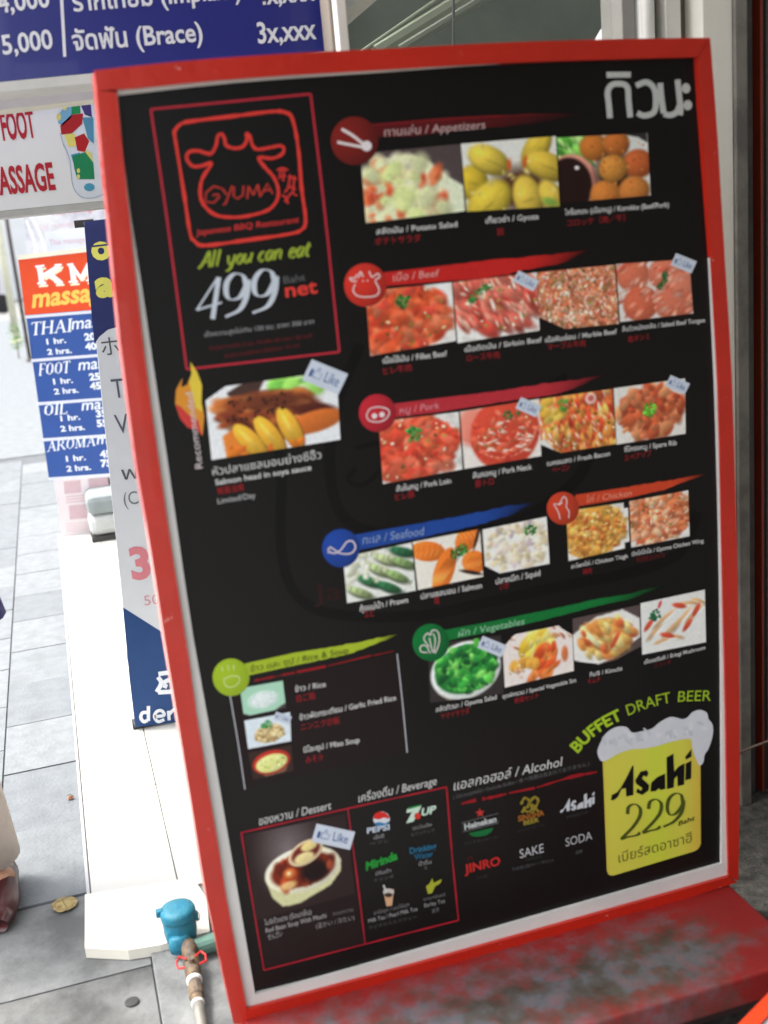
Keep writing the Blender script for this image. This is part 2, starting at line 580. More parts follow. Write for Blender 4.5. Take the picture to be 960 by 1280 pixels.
NIB = lambda L, w, col, th=3, sm=True, ang=28: strokes(P, L, w, col, 2.4, 'lettering', smooth=sm, nib=(ang, th))
LG = (160, 178, 58)
# "All you can eat" in a broad-pen italic
def italic(words, x, y, dx, dy, unit, col, w):
    """words: glyph string; simple italic pen alphabet, baseline from (x,y) stepping dx,dy per unit advance"""
    AL = {'A': (.8, [[(0, 0), (.25, .3), (.55, 1.0), (.62, .5), (.68, 0)], [(.15, .38), (.62, .38)]]),
          'l': (.3, [[(.02, .05), (.12, 1.05)], [(.02, .05), (.1, 0)]]),
          'y': (.55, [[(.08, .6), (.14, .15), (.25, .02), (.42, .2)], [(.5, .62), (.42, .2), (.3, -.2), (.1, -.35), (-.02, -.3)]]),
          'o': (.5, [[(.2, 0), (.08, .2), (.18, .5), (.34, .6), (.44, .4), (.36, .1), (.2, 0)]]),
          'u': (.58, [[(.08, .6), (.06, .15), (.18, .02), (.38, .25)], [(.5, .62), (.42, .1), (.52, .02)]]),
          'c': (.45, [[(.42, .5), (.3, .6), (.12, .42), (.08, .15), (.2, 0), (.36, .1)]]),
          'a': (.55, [[(.45, .58), (.25, .6), (.08, .35), (.1, .05), (.25, .05), (.44, .4)], [(.48, .6), (.4, .1), (.5, .02)]]),
          'n': (.6, [[(.12, .6), (.04, 0)], [(.08, .35), (.28, .6), (.42, .52), (.38, .1), (.5, .02)]]),
          'e': (.45, [[(.1, .28), (.34, .36), (.38, .55), (.22, .6), (.08, .35), (.1, .08), (.24, 0), (.38, .1)]]),
          't': (.35, [[(.2, .85), (.1, .2), (.16, 0), (.28, .06)], [(.03, .6), (.34, .62)]]),
          ' ': (.3, [])}
    L = []
    for ch in words:
        ad, st = AL[ch]
        L.append([])
        for q in st:
            L[-1].append([(x + dx * px + (-dy) * 0 + py * unit * .12, y + dy * px - py * unit) for px, py in q])
        x += dx * ad; y += dy * ad
    return L
for g_ in italic("All you can eat", 242, 838, 72, -8.3, 72, LG, 9):
    if g_: NIB(g_, 12, LG, 3)
SIL = (205, 212, 220)
strokes(P, [[(332, 876), (305, 1062)]], 22, SIL, 2.8, 'lettering', smooth=False)
strokes(P, [[(326, 880), (234, 1022)], [(234, 1022), (346, 988)]], 9, SIL, 2.4, 'lettering', smooth=False)
NIB([[(455, 915), (440, 870), (400, 862), (368, 900), (366, 950), (385, 975), (425, 965), (452, 920), (462, 890), (455, 960), (425, 1020), (362, 1052)]], 25, SIL, 6, ang=8)
NIB([[(580, 895), (565, 852), (525, 845), (493, 885), (490, 935), (510, 960), (548, 950), (575, 905), (587, 875), (580, 945), (548, 1005), (482, 1035)]], 25, SIL, 6, ang=8)
text(P, "Baht", (622, 905), (718, 890), 32, (105, 105, 105), 2.6)
text(P, "net", (630, 965), (772, 945), 62, (232, 66, 56), 3, bold=.02)
text(P, "เด็กความสูงไม่เกิน 120 ซม. ราคา 350 บาท", (270, 1142), (755, 1082), 20, (170, 170, 170), 3)
text(P, "รับประทานเกิน 2 ชม. คิดเพิ่ม 50 บาท / 30 นาที", (292, 1200), (745, 1144), 17, (120, 34, 36), 3)
text(P, "รับประทานไม่หมด ปรับขีดละ 15 บาท", (358, 1235), (692, 1186), 17, (120, 34, 36), 3)

# ---- shop name at the top right
P.at(640, 80, 3.692)
strokes(P, [[(436, 50), (548, 49)], [(452, 250), (446, 180), (442, 128), (462, 96), (510, 92), (534, 112), (538, 170), (546, 246)],
            [(572, 100), (620, 84), (655, 112), (664, 170), (655, 222), (610, 238), (578, 226)],
            [(684, 88), (690, 160), (700, 228)], [(700, 230), (730, 236), (760, 222), (774, 190)], [(764, 72), (772, 150), (778, 210), (774, 236)]], 27, (196, 198, 192), 2, 'name_letter')
for c in ((803, 112), (811, 190)):
    fill(P, ellipse(c, 20, 23), (196, 198, 192), 2, 'name_letter')

# ---- section ribbons
def ribbon(p_list, col, layer=1.6, seed=3, fade=.55, rag=.22):
    """brush-stroke ribbon: p_list = [(x, ytop, ybottom)...] fading out to the right"""
    rnd = random.Random(seed)
    X = np.array(p_list, float)
    n = 70
    xs = np.linspace(X[0, 0], X[-1, 0], n)
    t, b = np.interp(xs, X[:, 0], X[:, 1]), np.interp(xs, X[:, 0], X[:, 2])
    vs, cs, fs = [], [], []
    c = tolin(np.array(col) / 255.0); k0 = tolin(np.array((13, 11, 11)) / 255.0)
    r1 = r2 = 0
    for i in range(n):
        r1 = r1 * .6 + rnd.uniform(-1, 1) * .4; r2 = r2 * .6 + rnd.uniform(-1, 1) * .4
        h = b[i] - t[i]
        f = i / (n - 1)
        q = min(1, max(0, (f - .25) / .75))
        for j in range(5):
            y = t[i] + h * j / 4 + (r1 if j == 0 else r2 if j == 4 else 0) * h * rag * q
            vs.append(P.w(P.px((xs[i], y)), layer))
            al = 1 - max(0, (f - fade) / (1 - fade)) ** 1.3 * (1 + (.25 if j in (3, 4) else 0))
            al = max(0, min(1, al)) * (1 - .10 * rnd.random())
            cs.append(c * al + k0 * (1 - al))
    for i in range(n - 1):
        for j in range(4):
            a = i * 5 + j
            fs.append((a, a + 1, a + 6, a + 5))
    me = mesh('section_ribbon', vs, fs)
    add_mesh_col(me, np.array(cs))
    link('section_ribbon', me, attr_mat(), panel)

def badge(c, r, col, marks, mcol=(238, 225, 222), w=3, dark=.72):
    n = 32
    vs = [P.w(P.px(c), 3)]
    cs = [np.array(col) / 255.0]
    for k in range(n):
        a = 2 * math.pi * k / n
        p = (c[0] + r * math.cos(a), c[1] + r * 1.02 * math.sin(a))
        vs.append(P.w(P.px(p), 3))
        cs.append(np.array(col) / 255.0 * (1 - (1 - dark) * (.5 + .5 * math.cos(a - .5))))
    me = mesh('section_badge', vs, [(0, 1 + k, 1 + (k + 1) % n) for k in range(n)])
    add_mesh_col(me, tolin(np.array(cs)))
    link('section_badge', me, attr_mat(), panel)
    if marks: strokes(P, marks, w, mcol, 3.6, 'badge_mark')

def like(c, w, h, ang, sz=None):
    a = math.radians(ang)
    ux, uy = (math.cos(a), math.sin(a)), (-math.sin(a) * .9 - .1, math.cos(a))
    q = [(c[0] + ux[0] * i * w / 2 + uy[0] * j * h / 2, c[1] + ux[1] * i * w / 2 + uy[1] * j * h / 2) for i, j in ((-1, -1), (1, -1), (1, 1), (-1, 1))]
    fill(P, q, (214, 222, 234), 4, 'like_tag')
    f = lambda i, j: (c[0] + ux[0] * i * w / 2 + uy[0] * j * h / 2, c[1] + ux[1] * i * w / 2 + uy[1] * j * h / 2)
    fill(P, [f(-.8, -.25), f(-.66, -.25), f(-.66, .45), f(-.8, .45)], (60, 90, 150), 4.5, 'like_tag_hand')
    strokes(P, [[f(-.6, .4), f(-.6, -.1), f(-.46, -.3), f(-.46, -.6), f(-.36, -.5), f(-.38, -.15), f(-.2, -.15), f(-.22, .4), f(-.6, .4)]], w * .022, (110, 140, 180), 4.6, 'like_tag_hand', smooth=False)
    text(P, "Like", f(.02, .42), f(.78, .42), h * .5, (70, 105, 160), 4.8, up='perp')

# appetizers
P.at(400, 130, 3.692)
ribbon([(235, 92, 152), (420, 76, 150), (600, 62, 128), (960, 44, 92), (1250, 44, 50)], (96, 20, 24), fade=.35)
ribbon([(235, 96, 100), (600, 66, 70), (960, 48, 52), (1200, 42, 43)], (150, 26, 30), layer=2, fade=.6, rag=1.4)
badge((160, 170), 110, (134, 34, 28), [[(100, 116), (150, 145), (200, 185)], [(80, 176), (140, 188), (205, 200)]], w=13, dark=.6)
fill(P, ellipse((215, 194), 24), (235, 225, 225), 3.9, 'badge_mark')
text(P, "ทานเล่น / Appetizers", (297, 150), (762, 113), 38, (206, 178, 174), 3, shear=.12)
# beef
P.at(420, 310, 4)
ribbon([(240, 122, 190), (520, 90, 168), (760, 62, 150), (960, 42, 108), (1100, 30, 82), (1260, 8, 22)], (208, 40, 36), fade=.7)
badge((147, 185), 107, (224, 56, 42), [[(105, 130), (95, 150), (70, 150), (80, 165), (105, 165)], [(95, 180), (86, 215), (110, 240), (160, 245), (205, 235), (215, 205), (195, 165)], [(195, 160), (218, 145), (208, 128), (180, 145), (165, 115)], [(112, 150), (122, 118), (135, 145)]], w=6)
for c in ((135, 165), (157, 163)): fill(P, ellipse(c, 4), (240, 220, 215), 3.8, 'badge_mark')
text(P, "เนื้อ / Beef", (285, 166), (513, 142), 36, (230, 170, 162), 3, shear=.15)
# pork
P.at(440, 470, 4)
ribbon([(200, 140, 208), (450, 108, 178), (760, 72, 128), (960, 38, 100), (1100, 22, 66), (1260, -8, 0)], (196, 52, 62), fade=.7, seed=9)
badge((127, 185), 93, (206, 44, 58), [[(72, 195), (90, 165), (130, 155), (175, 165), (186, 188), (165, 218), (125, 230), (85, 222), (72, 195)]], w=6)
for c in ((112, 200), (150, 193)): fill(P, ellipse(c, 14), (244, 225, 225), 3.8, 'badge_mark')
text(P, "หมู / Pork", (238, 190), (437, 162), 34, (232, 150, 158), 3, shear=.15)
# seafood
P.at(390, 620, 3.097)
ribbon([(165, 150, 212), (420, 105, 162), (620, 68, 118), (750, 42, 80), (860, 25, 34)], (34, 76, 160), fade=.7, seed=5)
badge((112, 202), 73, (34, 76, 168), [[(62, 222), (72, 200), (110, 222), (150, 222), (168, 200), (158, 176), (135, 178), (112, 208), (85, 222), (62, 210), (72, 195)]], w=5)
text(P, "ทะเล / Seafood", (196, 188), (432, 150), 32, (150, 172, 210), 3, shear=.15)
# chicken
P.at(670, 590, 4.364)
ribbon([(215, 125, 190), (520, 78, 138), (700, 50, 98), (800, 32, 55), (930, 8, 14)], (216, 74, 42), fade=.75, seed=6)
badge((147, 198), 88, (218, 72, 44), [[(132, 258), (120, 215), (98, 175), (125, 175), (150, 135), (168, 155), (165, 190), (180, 215), (178, 252)], [(125, 180), (145, 165)]], w=5)
text(P, "ไก่ / Chicken", (272, 168), (520, 128), 32, (236, 158, 132), 3, shear=.15)
# vegetables
P.at(500, 740, 4.364)
ribbon([(240, 208, 268), (500, 160, 216), (800, 98, 150), (1080, 38, 76), (1250, 10, 40), (1450, -42, -34)], (18, 122, 56), fade=.68, seed=12)
badge((168, 275), 100, (14, 124, 58), [[(160, 300), (130, 255), (150, 225), (165, 235), (175, 210), (205, 215), (215, 260), (205, 305), (190, 335)], [(185, 330), (192, 260), (180, 225)], [(150, 330), (115, 325), (112, 298), (140, 292), (165, 335)], [(178, 330), (160, 250)]], w=6)
text(P, "ผัก / Vegetables", (318, 246), (678, 176), 36, (160, 212, 172), 3, shear=.15)
# rice & soup
P.at(250, 780, 3.556)
fill(P, [(140, 300), (875, 130), (920, 570), (205, 730)], (30, 18, 20), .8, 'print_block')
ribbon([(200, 176, 232), (420, 128, 184), (640, 92, 138), (740, 72, 106), (880, 44, 50)], (176, 198, 48), fade=.85, seed=15)
badge((138, 237), 82, (172, 202, 44), [[(105, 245), (115, 275), (145, 280), (172, 260), (172, 235), (140, 232), (105, 245)], [(98, 190), (100, 210)], [(125, 182), (127, 205)], [(150, 182), (150, 205)]], (214, 230, 150), w=5, dark=.85)
text(P, "ข้าว และ ซุป / Rice & Soup", (225, 214), (660, 128), 27, (60, 66, 20), 3, shear=.1)
strokes(P, [[(240, 252), (300, 240), (420, 216)], [(430, 214), (560, 188)], [(570, 186), (760, 140)], [(770, 140), (860, 120)]], 7, (150, 20, 30), 1.6, 'rule_line', rough=.7, smooth=True)
strokes(P, [[(134, 320), (168, 520), (200, 735)], [(876, 132), (900, 350), (921, 572)]], 5, (200, 200, 205), 2, 'rule_line')

# ---- food pictures
MEAT = [(214, 78, 40), (226, 96, 58), (196, 58, 34), (232, 120, 80), (206, 64, 48)]
def inside(cx, cy, rx, ry): return lambda x, y: ((x - cx) / rx) ** 2 + ((y - cy) / ry) ** 2 < 1
def meat(seed, w=110, h=84, bg=(226, 222, 214), reg=(.42, .45, .55, .52), cols=MEAT, n=150, size=.06, el=2.0, ang=None, bits=True, pars=None, fat=0, pcol=(40, 110, 45)):
    p = Pic(w, h, bg, seed)
    R = inside(*reg)
    p.ell(reg[0], reg[1], reg[2], reg[3] * p.a, 0, cols[0], .08, .1)
    p.blobs(n, cols, size, R, el, ang, .6, .5)
    if fat: p.blobs(fat, [(240, 190, 165), (246, 214, 196), (232, 168, 142)], size * .35, R, 4.0, ang, .6, .2)
    if bits:
        p.blobs(26, [(120, 120, 40), (150, 150, 60), (236, 210, 150), (70, 70, 30), (240, 225, 190)], .018, R, 1.5, None, .5, .2)
    if pars:
        for q in pars: p.parsley(q[0], q[1], q[2], pcol)
    p.noise(.05, 2.2); p.noise(.08, 5); p.noise(.16, 13)
    return p

# potato salad
P.at(400, 130, 3.692)
p = Pic(126, 84, (70, 58, 58), 11)
p.poly([(0, .35), (.25, .1), (.5, .15), (.78, .38), (1, .62), (1, 1.02), (0, 1.02)], (226, 232, 196), 3)
R = lambda x, y: y > .12 + .9 * max(0, x - .42) ** 1.2 and y > .35 - 1.2 * x and x < .8
p.blobs(150, [(226, 228, 176), (236, 236, 196), (206, 212, 136), (238, 214, 160)], .075, R, 1.3, None, .7, .4)
p.blobs(34, [(222, 96, 50), (232, 120, 74), (210, 74, 44)], .05, lambda x, y: R(x, y) and ((abs(y - .4) < .16 and x > .55) or x < .3 or y > .75), 1.6, None, .7, .4)
p.blobs(14, [(208, 220, 140), (226, 230, 170)], .09, R, 1.2, None, .6, .4)
for q in ((.33, .3, .12), (.45, .68, .14), (.2, .72, .09)): p.ell(q[0], q[1], q[2], q[2] * .8, 0, (212, 222, 142), .7, .3); p.noise(.03, 3)
p.noise(.06, 2)
p.place(P, [(186, 228), (648, 184), (672, 494), (212, 550)], label='food picture of potato salad on a white plate')
# fried dumplings
p = Pic(118, 84, (226, 226, 216), 12)
p.ell(.6, .72, .4, .3, 0, (70, 40, 25), .5)
for cx, cy, rx, ry, an, c in ((.78, .14, .26, .13, -55, (216, 182, 56)), (.08, .56, .17, .2, 20, (210, 176, 46)), (.27, .25, .25, .155, 28, (226, 194, 66)), (.88, .40, .27, .15, 24, (214, 178, 58)), (.24, .86, .30, .2, -38, (226, 194, 58)), (.66, .84, .17, .26, -12, (224, 188, 66)), (.93, .88, .13, .24, -30, (218, 182, 64))):
    p.ell(cx + .015, cy + .03, rx, ry, an, [v * .62 for v in c], .2); p.ell(cx, cy, rx, ry, an, c, .25, .55, .3); p.ell(cx + .03, cy + .04, rx * .75, ry * .12, an, [v * .8 for v in c], .9); p.ell(cx - .03, cy - .05, rx * .5, ry * .3, an, [min(255, v * 1.12) for v in c], 1.0)
for cx, cy in ((.49, .36), (.66, .33)): p.ell(cx, cy, .035, .09, 10, (200, 80, 30), .7)
p.blobs(14, [(240, 218, 120)], .03, None, 1.6, None, 1.0, .2)
p.ell(.9, .93, .12, .06, 20, (120, 160, 60), .6)
p.noise(.05, 2)
p.place(P, [(650, 184), (1088, 148), (1106, 472), (678, 497)], label='food picture of golden fried dumplings')
# croquettes
P.at(640, 80, 3.692)
p = Pic(118, 84, (214, 216, 208), 13)
p.poly([(0, 0), (.36, 0), (.36, .5), (0, .4)], (96, 176, 60), 2)
p.blobs(40, [(130, 200, 80), (70, 150, 50), (170, 214, 120)], .04, lambda x, y: x < .34 and y < .4, 3, 40, .6)
p.poly([(.72, 0), (1, 0), (1, .16), (.9, .06)], (40, 36, 36), 1)
p.ell(.13, .75, .31, .36, 0, (220, 140, 120), .08)
p.ell(.1, .74, .27, .32, 0, (30, 14, 12), .1, .1)
p.ell(.2, .48, .035, .03, 0, (240, 236, 230), .5)
p.ell(.6, .6, .26, .36, 0, (40, 20, 14), .5)
for cx, cy, r, c in ((.40, .18, .175, (196, 108, 40)), (.65, .14, .165, (190, 100, 40)), (.88, .48, .19, (192, 88, 42)), (.5, .93, .19, (206, 118, 46)), (.82, .9, .19, (204, 118, 50)), (.6, .53, .18, (210, 134, 52))):
    p.ell(cx, cy, r, r * .95, 0, c, .18, .6, .35)
p.blobs(50, [(216, 140, 64), (180, 86, 34)], .02, lambda x, y: x > .35 and y > .05 and x < .95, 1.3, None, 1.0, .2)
p.noise(.05, 2)
p.place(P, [(207, 340), (624, 318), (640, 606), (228, 642)], label='food picture of round brown croquettes by a bowl of dark sauce')
C = (232, 230, 226)
def cap(ctx, s, a, b, h, s2=None, a2=None, b2=None, red=(170, 40, 44), h2=None):
    P.at(*ctx)
    text(P, s, a, b, h, C, 3, bold=.008)
    if s2: text(P, s2, a2, b2, h2 or h * 1.05, red, 3)
Z1, Z2 = (400, 130, 3.692), (640, 80, 3.692)
cap(Z1, "สลัดมัน / Potato Salad", (260, 602), (634, 566), 26, "ポテトサラダ", (254, 650), (466, 632))
cap(Z1, "เกี๊ยวซ่า / Gyoza", (765, 552), (1010, 530), 26, "餃", (818, 606), (850, 602))
cap(Z2, "โคร็อกเกะ (เนื้อ/หมู) / Korokke (Beef/Pork)", (245, 698), (724, 660), 24, "コロッケ（肉／牛）", (256, 748), (522, 722))

# beef row
Z = (420, 310, 4); P.at(*Z)
meat(21, reg=(.4, .5, .55, .56), pars=[(.42, .22, .085)]).place(P, [(148, 216), (578, 172), (600, 464), (172, 540)], label='food picture of red fillet beef with parsley')
p = meat(22, reg=(.5, .38, .62, .5), ang=60, fat=34, el=3, n=120, cols=[(206, 84, 70), (220, 110, 90), (196, 64, 50), (226, 134, 112)])
p.parsley(.22, .3, .06); p.parsley(.3, .2, .05); p.parsley(.4, .14, .06)
p.place(P, [(583, 172), (1004, 122), (1018, 412), (608, 476)], label='food picture of marbled sirloin beef with parsley')
Z = (640, 300, 3.84); P.at(*Z)
p = meat(23, reg=(.55, .4, .75, .75), n=330, size=.03, el=1.8, fat=160, cols=[(206, 110, 72), (222, 150, 110), (190, 84, 56), (226, 176, 140), (160, 120, 70)], bits=True)
p.blobs(60, [(240, 226, 206), (120, 90, 50), (190, 70, 50)], .02, None, 1.8, None, .6)
p.poly([(-.1, .85), (.3, 1.1), (-.1, 1.1)], (225, 222, 216), 1)
p.place(P, [(122, 156), (494, 118), (513, 402), (133, 438)], cut=lambda u, v: v > .76 + u * .75, label='food picture of diced marbled beef')
p = Pic(110, 84, (222, 214, 206), 24)
for cx, cy, rx, ry, c in ((.22, .22, .24, .22, (214, 106, 76)), (.7, .2, .3, .24, (216, 112, 84)), (.3, .72, .26, .25, (208, 96, 66)), (.78, .7, .34, .3, (212, 108, 80)), (.9, .45, .2, .2, (218, 120, 92))):
    p.ell(cx, cy, rx, ry, -20, c, .12, .3, .15)
p.blobs(90, [(226, 140, 112), (200, 84, 60), (232, 170, 146)], .03, lambda x, y: not (y > .85 and .3 < x < .6), 2.4, -40, .8, .2)
for q in ((.64, .35), (.66, .25), (.59, .45)): p.parsley(q[0], q[1], .05, (24, 90, 44))
p.noise(.05, 2)
p.place(P, [(500, 115), (850, 92), (870, 352), (519, 394)], label='food picture of round slices of salted beef tongue')
cap((420, 310, 4), "เนื้อไร้มัน / Fillet Beef", (235, 578), (556, 540), 28, "ヒレ牛肉", (238, 632), (378, 612))
cap((420, 310, 4), "เนื้อติดมัน / Sirloin Beef", (644, 520), (1030, 470), 26, "ロース牛肉", (655, 566), (818, 548))
cap((640, 300, 3.84), "เนื้อหินอ่อน / Marble Beef", (160, 492), (503, 450), 24, "マーブル牛肉", (172, 528), (352, 508))
cap((640, 300, 3.84), "ลิ้นวัวหมักเกลือ / Salted Beef Tongue", (530, 440), (926, 394), 22, "塩タン１", (556, 490), (660, 472))
P.at(420, 310, 4); like((950, 165), 116, 60, 27)
P.at(640, 300, 3.84); like((824, 112), 108, 62, 22)

# pork row
Z = (440, 470, 4); P.at(*Z)
PK = [(210, 70, 46), (222, 92, 66), (196, 54, 38), (228, 116, 86), (204, 84, 50)]
meat(31, reg=(.38, .5, .58, .58), pars=[(.42, .28, .1)], cols=PK, pcol=(50, 150, 60)).place(P, [(133, 228), (533, 180), (553, 466), (155, 540)], label='food picture of pork loin with parsley')
p = Pic(110, 84, (232, 224, 214), 32)
p.ell(.15, .3, .25, .3, 0, (232, 130, 110), .3)
p.ell(.55, .5, .46, .5, 0, (206, 66, 46), .08)
for k in range(7):
    t = np.linspace(.2, 2.9, 14)
    for a in t: p.ell(.55 + (.1 + .05 * k) * 1.1 * math.cos(a), .5 + (.12 + .06 * k) * math.sin(a), .045, .016, math.degrees(a) + 90, (232, 140, 116) if k % 2 else (196, 50, 40), .7)
p.blobs(60, PK, .04, inside(.55, .5, .44, .45), 2, None, .7); p.blobs(26, [(244, 206, 186)], .02, inside(.6, .6, .36, .36), 3, 10, .7)
p.blobs(18, [(110, 120, 50), (230, 210, 160)], .015, inside(.55, .5, .4, .4), 1.3)
p.parsley(.6, .2, .06, (30, 100, 50)); p.parsley(.72, .2, .04, (30, 100, 50)); p.noise(.05, 2)
p.place(P, [(540, 178), (936, 114), (946, 400), (562, 465)], label='food picture of rolled pork neck')
Z = (640, 460, 4); P.at(*Z)
p = meat(33, reg=(.55, .4, .75, .8), n=200, size=.04, el=2.6, ang=80, fat=50, cols=[(216, 96, 50), (226, 140, 60), (200, 60, 36), (230, 170, 80)], bits=True)
p.blobs(16, [(226, 190, 80), (220, 170, 60)], .06, inside(.15, .25, .16, .2), 1.3)
p.blobs(12, [(90, 140, 50)], .03, inside(.32, .1, .06, .2), 1.4); p.ell(.7, .12, .09, .09, 0, (240, 190, 180), .3); p.ell(.7, .11, .05, .05, 0, (196, 90, 80), .4)
p.poly([(-.1, .72), (.06, .72), (.28, 1.1), (-.1, 1.1)], (225, 222, 216), 1)
p.place(P, [(135, 156), (502, 104), (520, 380), (147, 440)], cut=lambda u, v: v > .8 + u * .75, label='food picture of fresh bacon strips')
p = Pic(110, 84, (226, 222, 212), 34)
p.ell(.5, .5, .46, .46 * p.a, 0, (188, 86, 50), .1)
p.blobs(150, [(206, 110, 70), (190, 84, 48), (220, 140, 90), (170, 66, 40)], .06, inside(.5, .5, .46, .46), 1.8, None, .5, .6)
p.parsley(.5, .47, .1, (90, 180, 50)); p.noise(.06, 2)
p.place(P, [(508, 102), (865, 52), (868, 328), (523, 383)], label='food picture of spare rib with a green garnish')
cap((440, 470, 4), "สันในหมู / Pork Loin", (222, 578), (496, 536), 28, "ヒレ豚", (218, 622), (314, 604))
cap((440, 470, 4), "สันคอหมู / Pork Neck", (604, 512), (900, 466), 28, "豚トロ", (618, 556), (708, 540))
cap((640, 460, 4), "เบคอนสด / Fresh Bacon", (176, 490), (490, 438), 24, "ベーコン", (202, 524), (288, 508))
cap((640, 460, 4), "ซี่โครงหมู / Spare Rib", (562, 420), (824, 384), 24, "スペアリブ", (562, 466), (698, 438))
P.at(640, 460, 4); like((82, 196), 112, 62, 24); like((828, 84), 106, 60, 24)

# seafood
Z = (390, 620, 3.097); P.at(*Z)
p = Pic(104, 72, (224, 226, 216), 41)
for k, (cx, cy, an, c) in enumerate(((.2, .82, 30, (150, 168, 110)), (.35, .62, 32, (44, 104, 60)), (.62, .82, 30, (40, 98, 58)), (.5, .42, 36, (160, 178, 120)), (.74, .62, 34, (130, 160, 96)), (.62, .24, 30, (170, 184, 130)), (.86, .38, 30, (120, 150, 90)), (.86, .14, 24, (36, 92, 56)))):
    p.ell(cx, cy + .03, .25, .085, an, [v * .42 for v in c], .5); p.ell(cx, cy, .25, .068, an, c, .4, .6); p.ell(cx - .2 * math.cos(math.radians(an)), cy - .2, .07, .06, an, (206, 206, 172), .6)
    for q in range(6):
        t = (q - 2.5) * .07; a = math.radians(an)
        p.ell(cx + t * math.cos(a) * 1.4, cy + t * math.sin(a) / p.a * 1.4, .010, .058, an, [v * .5 for v in c], .8)
p.blobs(20, [(230, 232, 210), (206, 210, 180)], .05, lambda x, y: x < .35 and y < .55, 1.5); p.noise(.06, 2)
p.place(P, [(120, 238), (386, 180), (402, 366), (136, 415)], label='food picture of green prawns')
p = Pic(104, 72, (232, 226, 212), 42)
for cx, cy, rx, ry, an in ((.2, .25, .28, .15, 15), (.42, .72, .16, .36, 25), (.8, .15, .22, .17, -50), (.88, .66, .2, .17, 30)):
    p.ell(cx, cy, rx, ry, an, (232, 112, 36), .1, .35)
    for q in range(5): p.ell(cx + (q - 2) * rx * .3, cy, .006, ry * .9, an + 20, (244, 150, 84), .8)
p.ell(.95, .15, .03, .25, 20, (50, 30, 24), .4); p.ell(.82, .86, .22, .035, 20, (50, 30, 24), .4)
p.parsley(.62, .4, .09, (50, 110, 40)); p.parsley(.72, .36, .08, (50, 110, 40)); p.blobs(10, [(160, 40, 30)], .015, inside(.66, .4, .12, .14), 1.2); p.noise(.04, 2)
p.place(P, [(390, 178), (650, 128), (663, 312), (410, 364)], label='food picture of orange salmon fillets laid in a star')
p = Pic(100, 72, (234, 232, 224), 43)
p.blobs(150, [(226, 212, 178), (236, 226, 204), (214, 196, 150), (224, 206, 190), (206, 186, 190)], .05, inside(.52, .5, .5, .5), 1.5, None, .7, .3)
p.parsley(.74, .2, .09, (30, 100, 40)); p.noise(.04, 2)
p.place(P, [(660, 130), (908, 80), (920, 262), (672, 310)], cut=lambda u, v: v > .78 + u * 1.0, label='food picture of white squid pieces')
cap(Z, "กุ้งแม่น้ำ / Prawn", (186, 448), (372, 412), 22, "エビ", (204, 470), (242, 464))
cap(Z, "ปลาแซลมอน / Salmon", (422, 400), (658, 356), 22, "鮭", (474, 416), (494, 414))
cap(Z, "ปลาหมึก / Squid", (712, 342), (884, 308), 22, "いか", (728, 364), (764, 356))

# chicken
Z = (670, 590, 4.364); P.at(*Z)
CK = [(214, 150, 60), (226, 170, 80), (200, 120, 50), (232, 190, 110), (196, 96, 44)]
meat(51, 88, 72, reg=(.42, .5, .55, .56), cols=CK, n=200, size=.045, el=1.7, bits=True).place(P, [(165, 214), (500, 164), (511, 410), (178, 486)], label='food picture of seasoned chicken thigh',
      cut=lambda u, v: (v < .12 and u > .93) or (v > .88 and u > .92))
meat(52, 88, 72, reg=(.45, .42, .62, .6), cols=[(206, 110, 66), (222, 150, 110), (190, 84, 52), (232, 180, 140)], n=170, size=.05, fat=20, bits=True).place(P, [(509, 160), (830, 100), (838, 350), (520, 412)], label='food picture of chicken wings')
cap(Z, "สะโพกไก่ / Chicken Thigh", (192, 528), (500, 468), 22, "鶏肉", (256, 558), (304, 548))
cap(Z, "ปีกไก่โกโจ / Gyoma Chicken Wing", (524, 460), (914, 384), 22, "手羽先スパイス", (548, 492), (704, 466), (130, 30, 34))

# vegetables
Z = (500, 740, 4.364); P.at(*Z)
p = Pic(110, 88, (44, 38, 38), 61)
p.poly([(.3, .75), (.95, .5), (.72, .86), (.25, 1.0), (.1, .85)], (150, 130, 110), 2)
p.ell(.5, .52, .5, .47 * p.a * 1.06, -14, (222, 228, 222), .06, .3)
p.ell(.5, .5, .445, .40 * p.a * 1.06, -14, (30, 110, 44), .08)
p.blobs(170, [(50, 160, 56), (84, 190, 70), (30, 120, 44), (120, 210, 90), (20, 80, 36)], .05, inside(.5, .5, .4, .38), 1.5, None, .5, .6)
p.ell(.66, .06, .05, .1, 10, (80, 180, 60), .4); p.noise(.08, 2)
p.place(P, [(152, 285), (550, 236), (566, 555), (165, 605)], label='food picture of a white bowl of green salad')
p = Pic(104, 84, (234, 222, 214), 62)
p.blobs(40, [(230, 200, 70), (222, 180, 50), (236, 220, 120)], .07, inside(.45, .3, .2, .3), 2, 110, .5)
p.blobs(60, [(226, 96, 40), (236, 130, 60), (214, 74, 34)], .06, lambda x, y: .4 < x < .75 and .35 + (.7 - x) * .3 < y < .95, 2, 120, .5)
p.blobs(20, [(228, 160, 60)], .06, inside(.3, .66, .18, .12), 1.5); p.blobs(20, [(190, 100, 60), (230, 190, 160)], .02, lambda x, y: x < .3 or (x > .7 and y < .4), 3, 60, .7)
p.ell(.88, .6, .06, .16, 0, (206, 110, 60), .4); p.ell(.74, .18, .08, .06, 10, (206, 150, 90), .6)
p.noise(.05, 2)
p.place(P, [(556, 246), (938, 168), (948, 430), (572, 522)], label='food picture of a mixed vegetable set',
        cut=lambda u, v: (u < .18 and v < .22 - u * 1.2) or (u > .8 and v < (u - .8) * 1.3))
Z = (690, 720, 4.571); P.at(*Z)
p = Pic(104, 84, (78, 64, 62), 63)
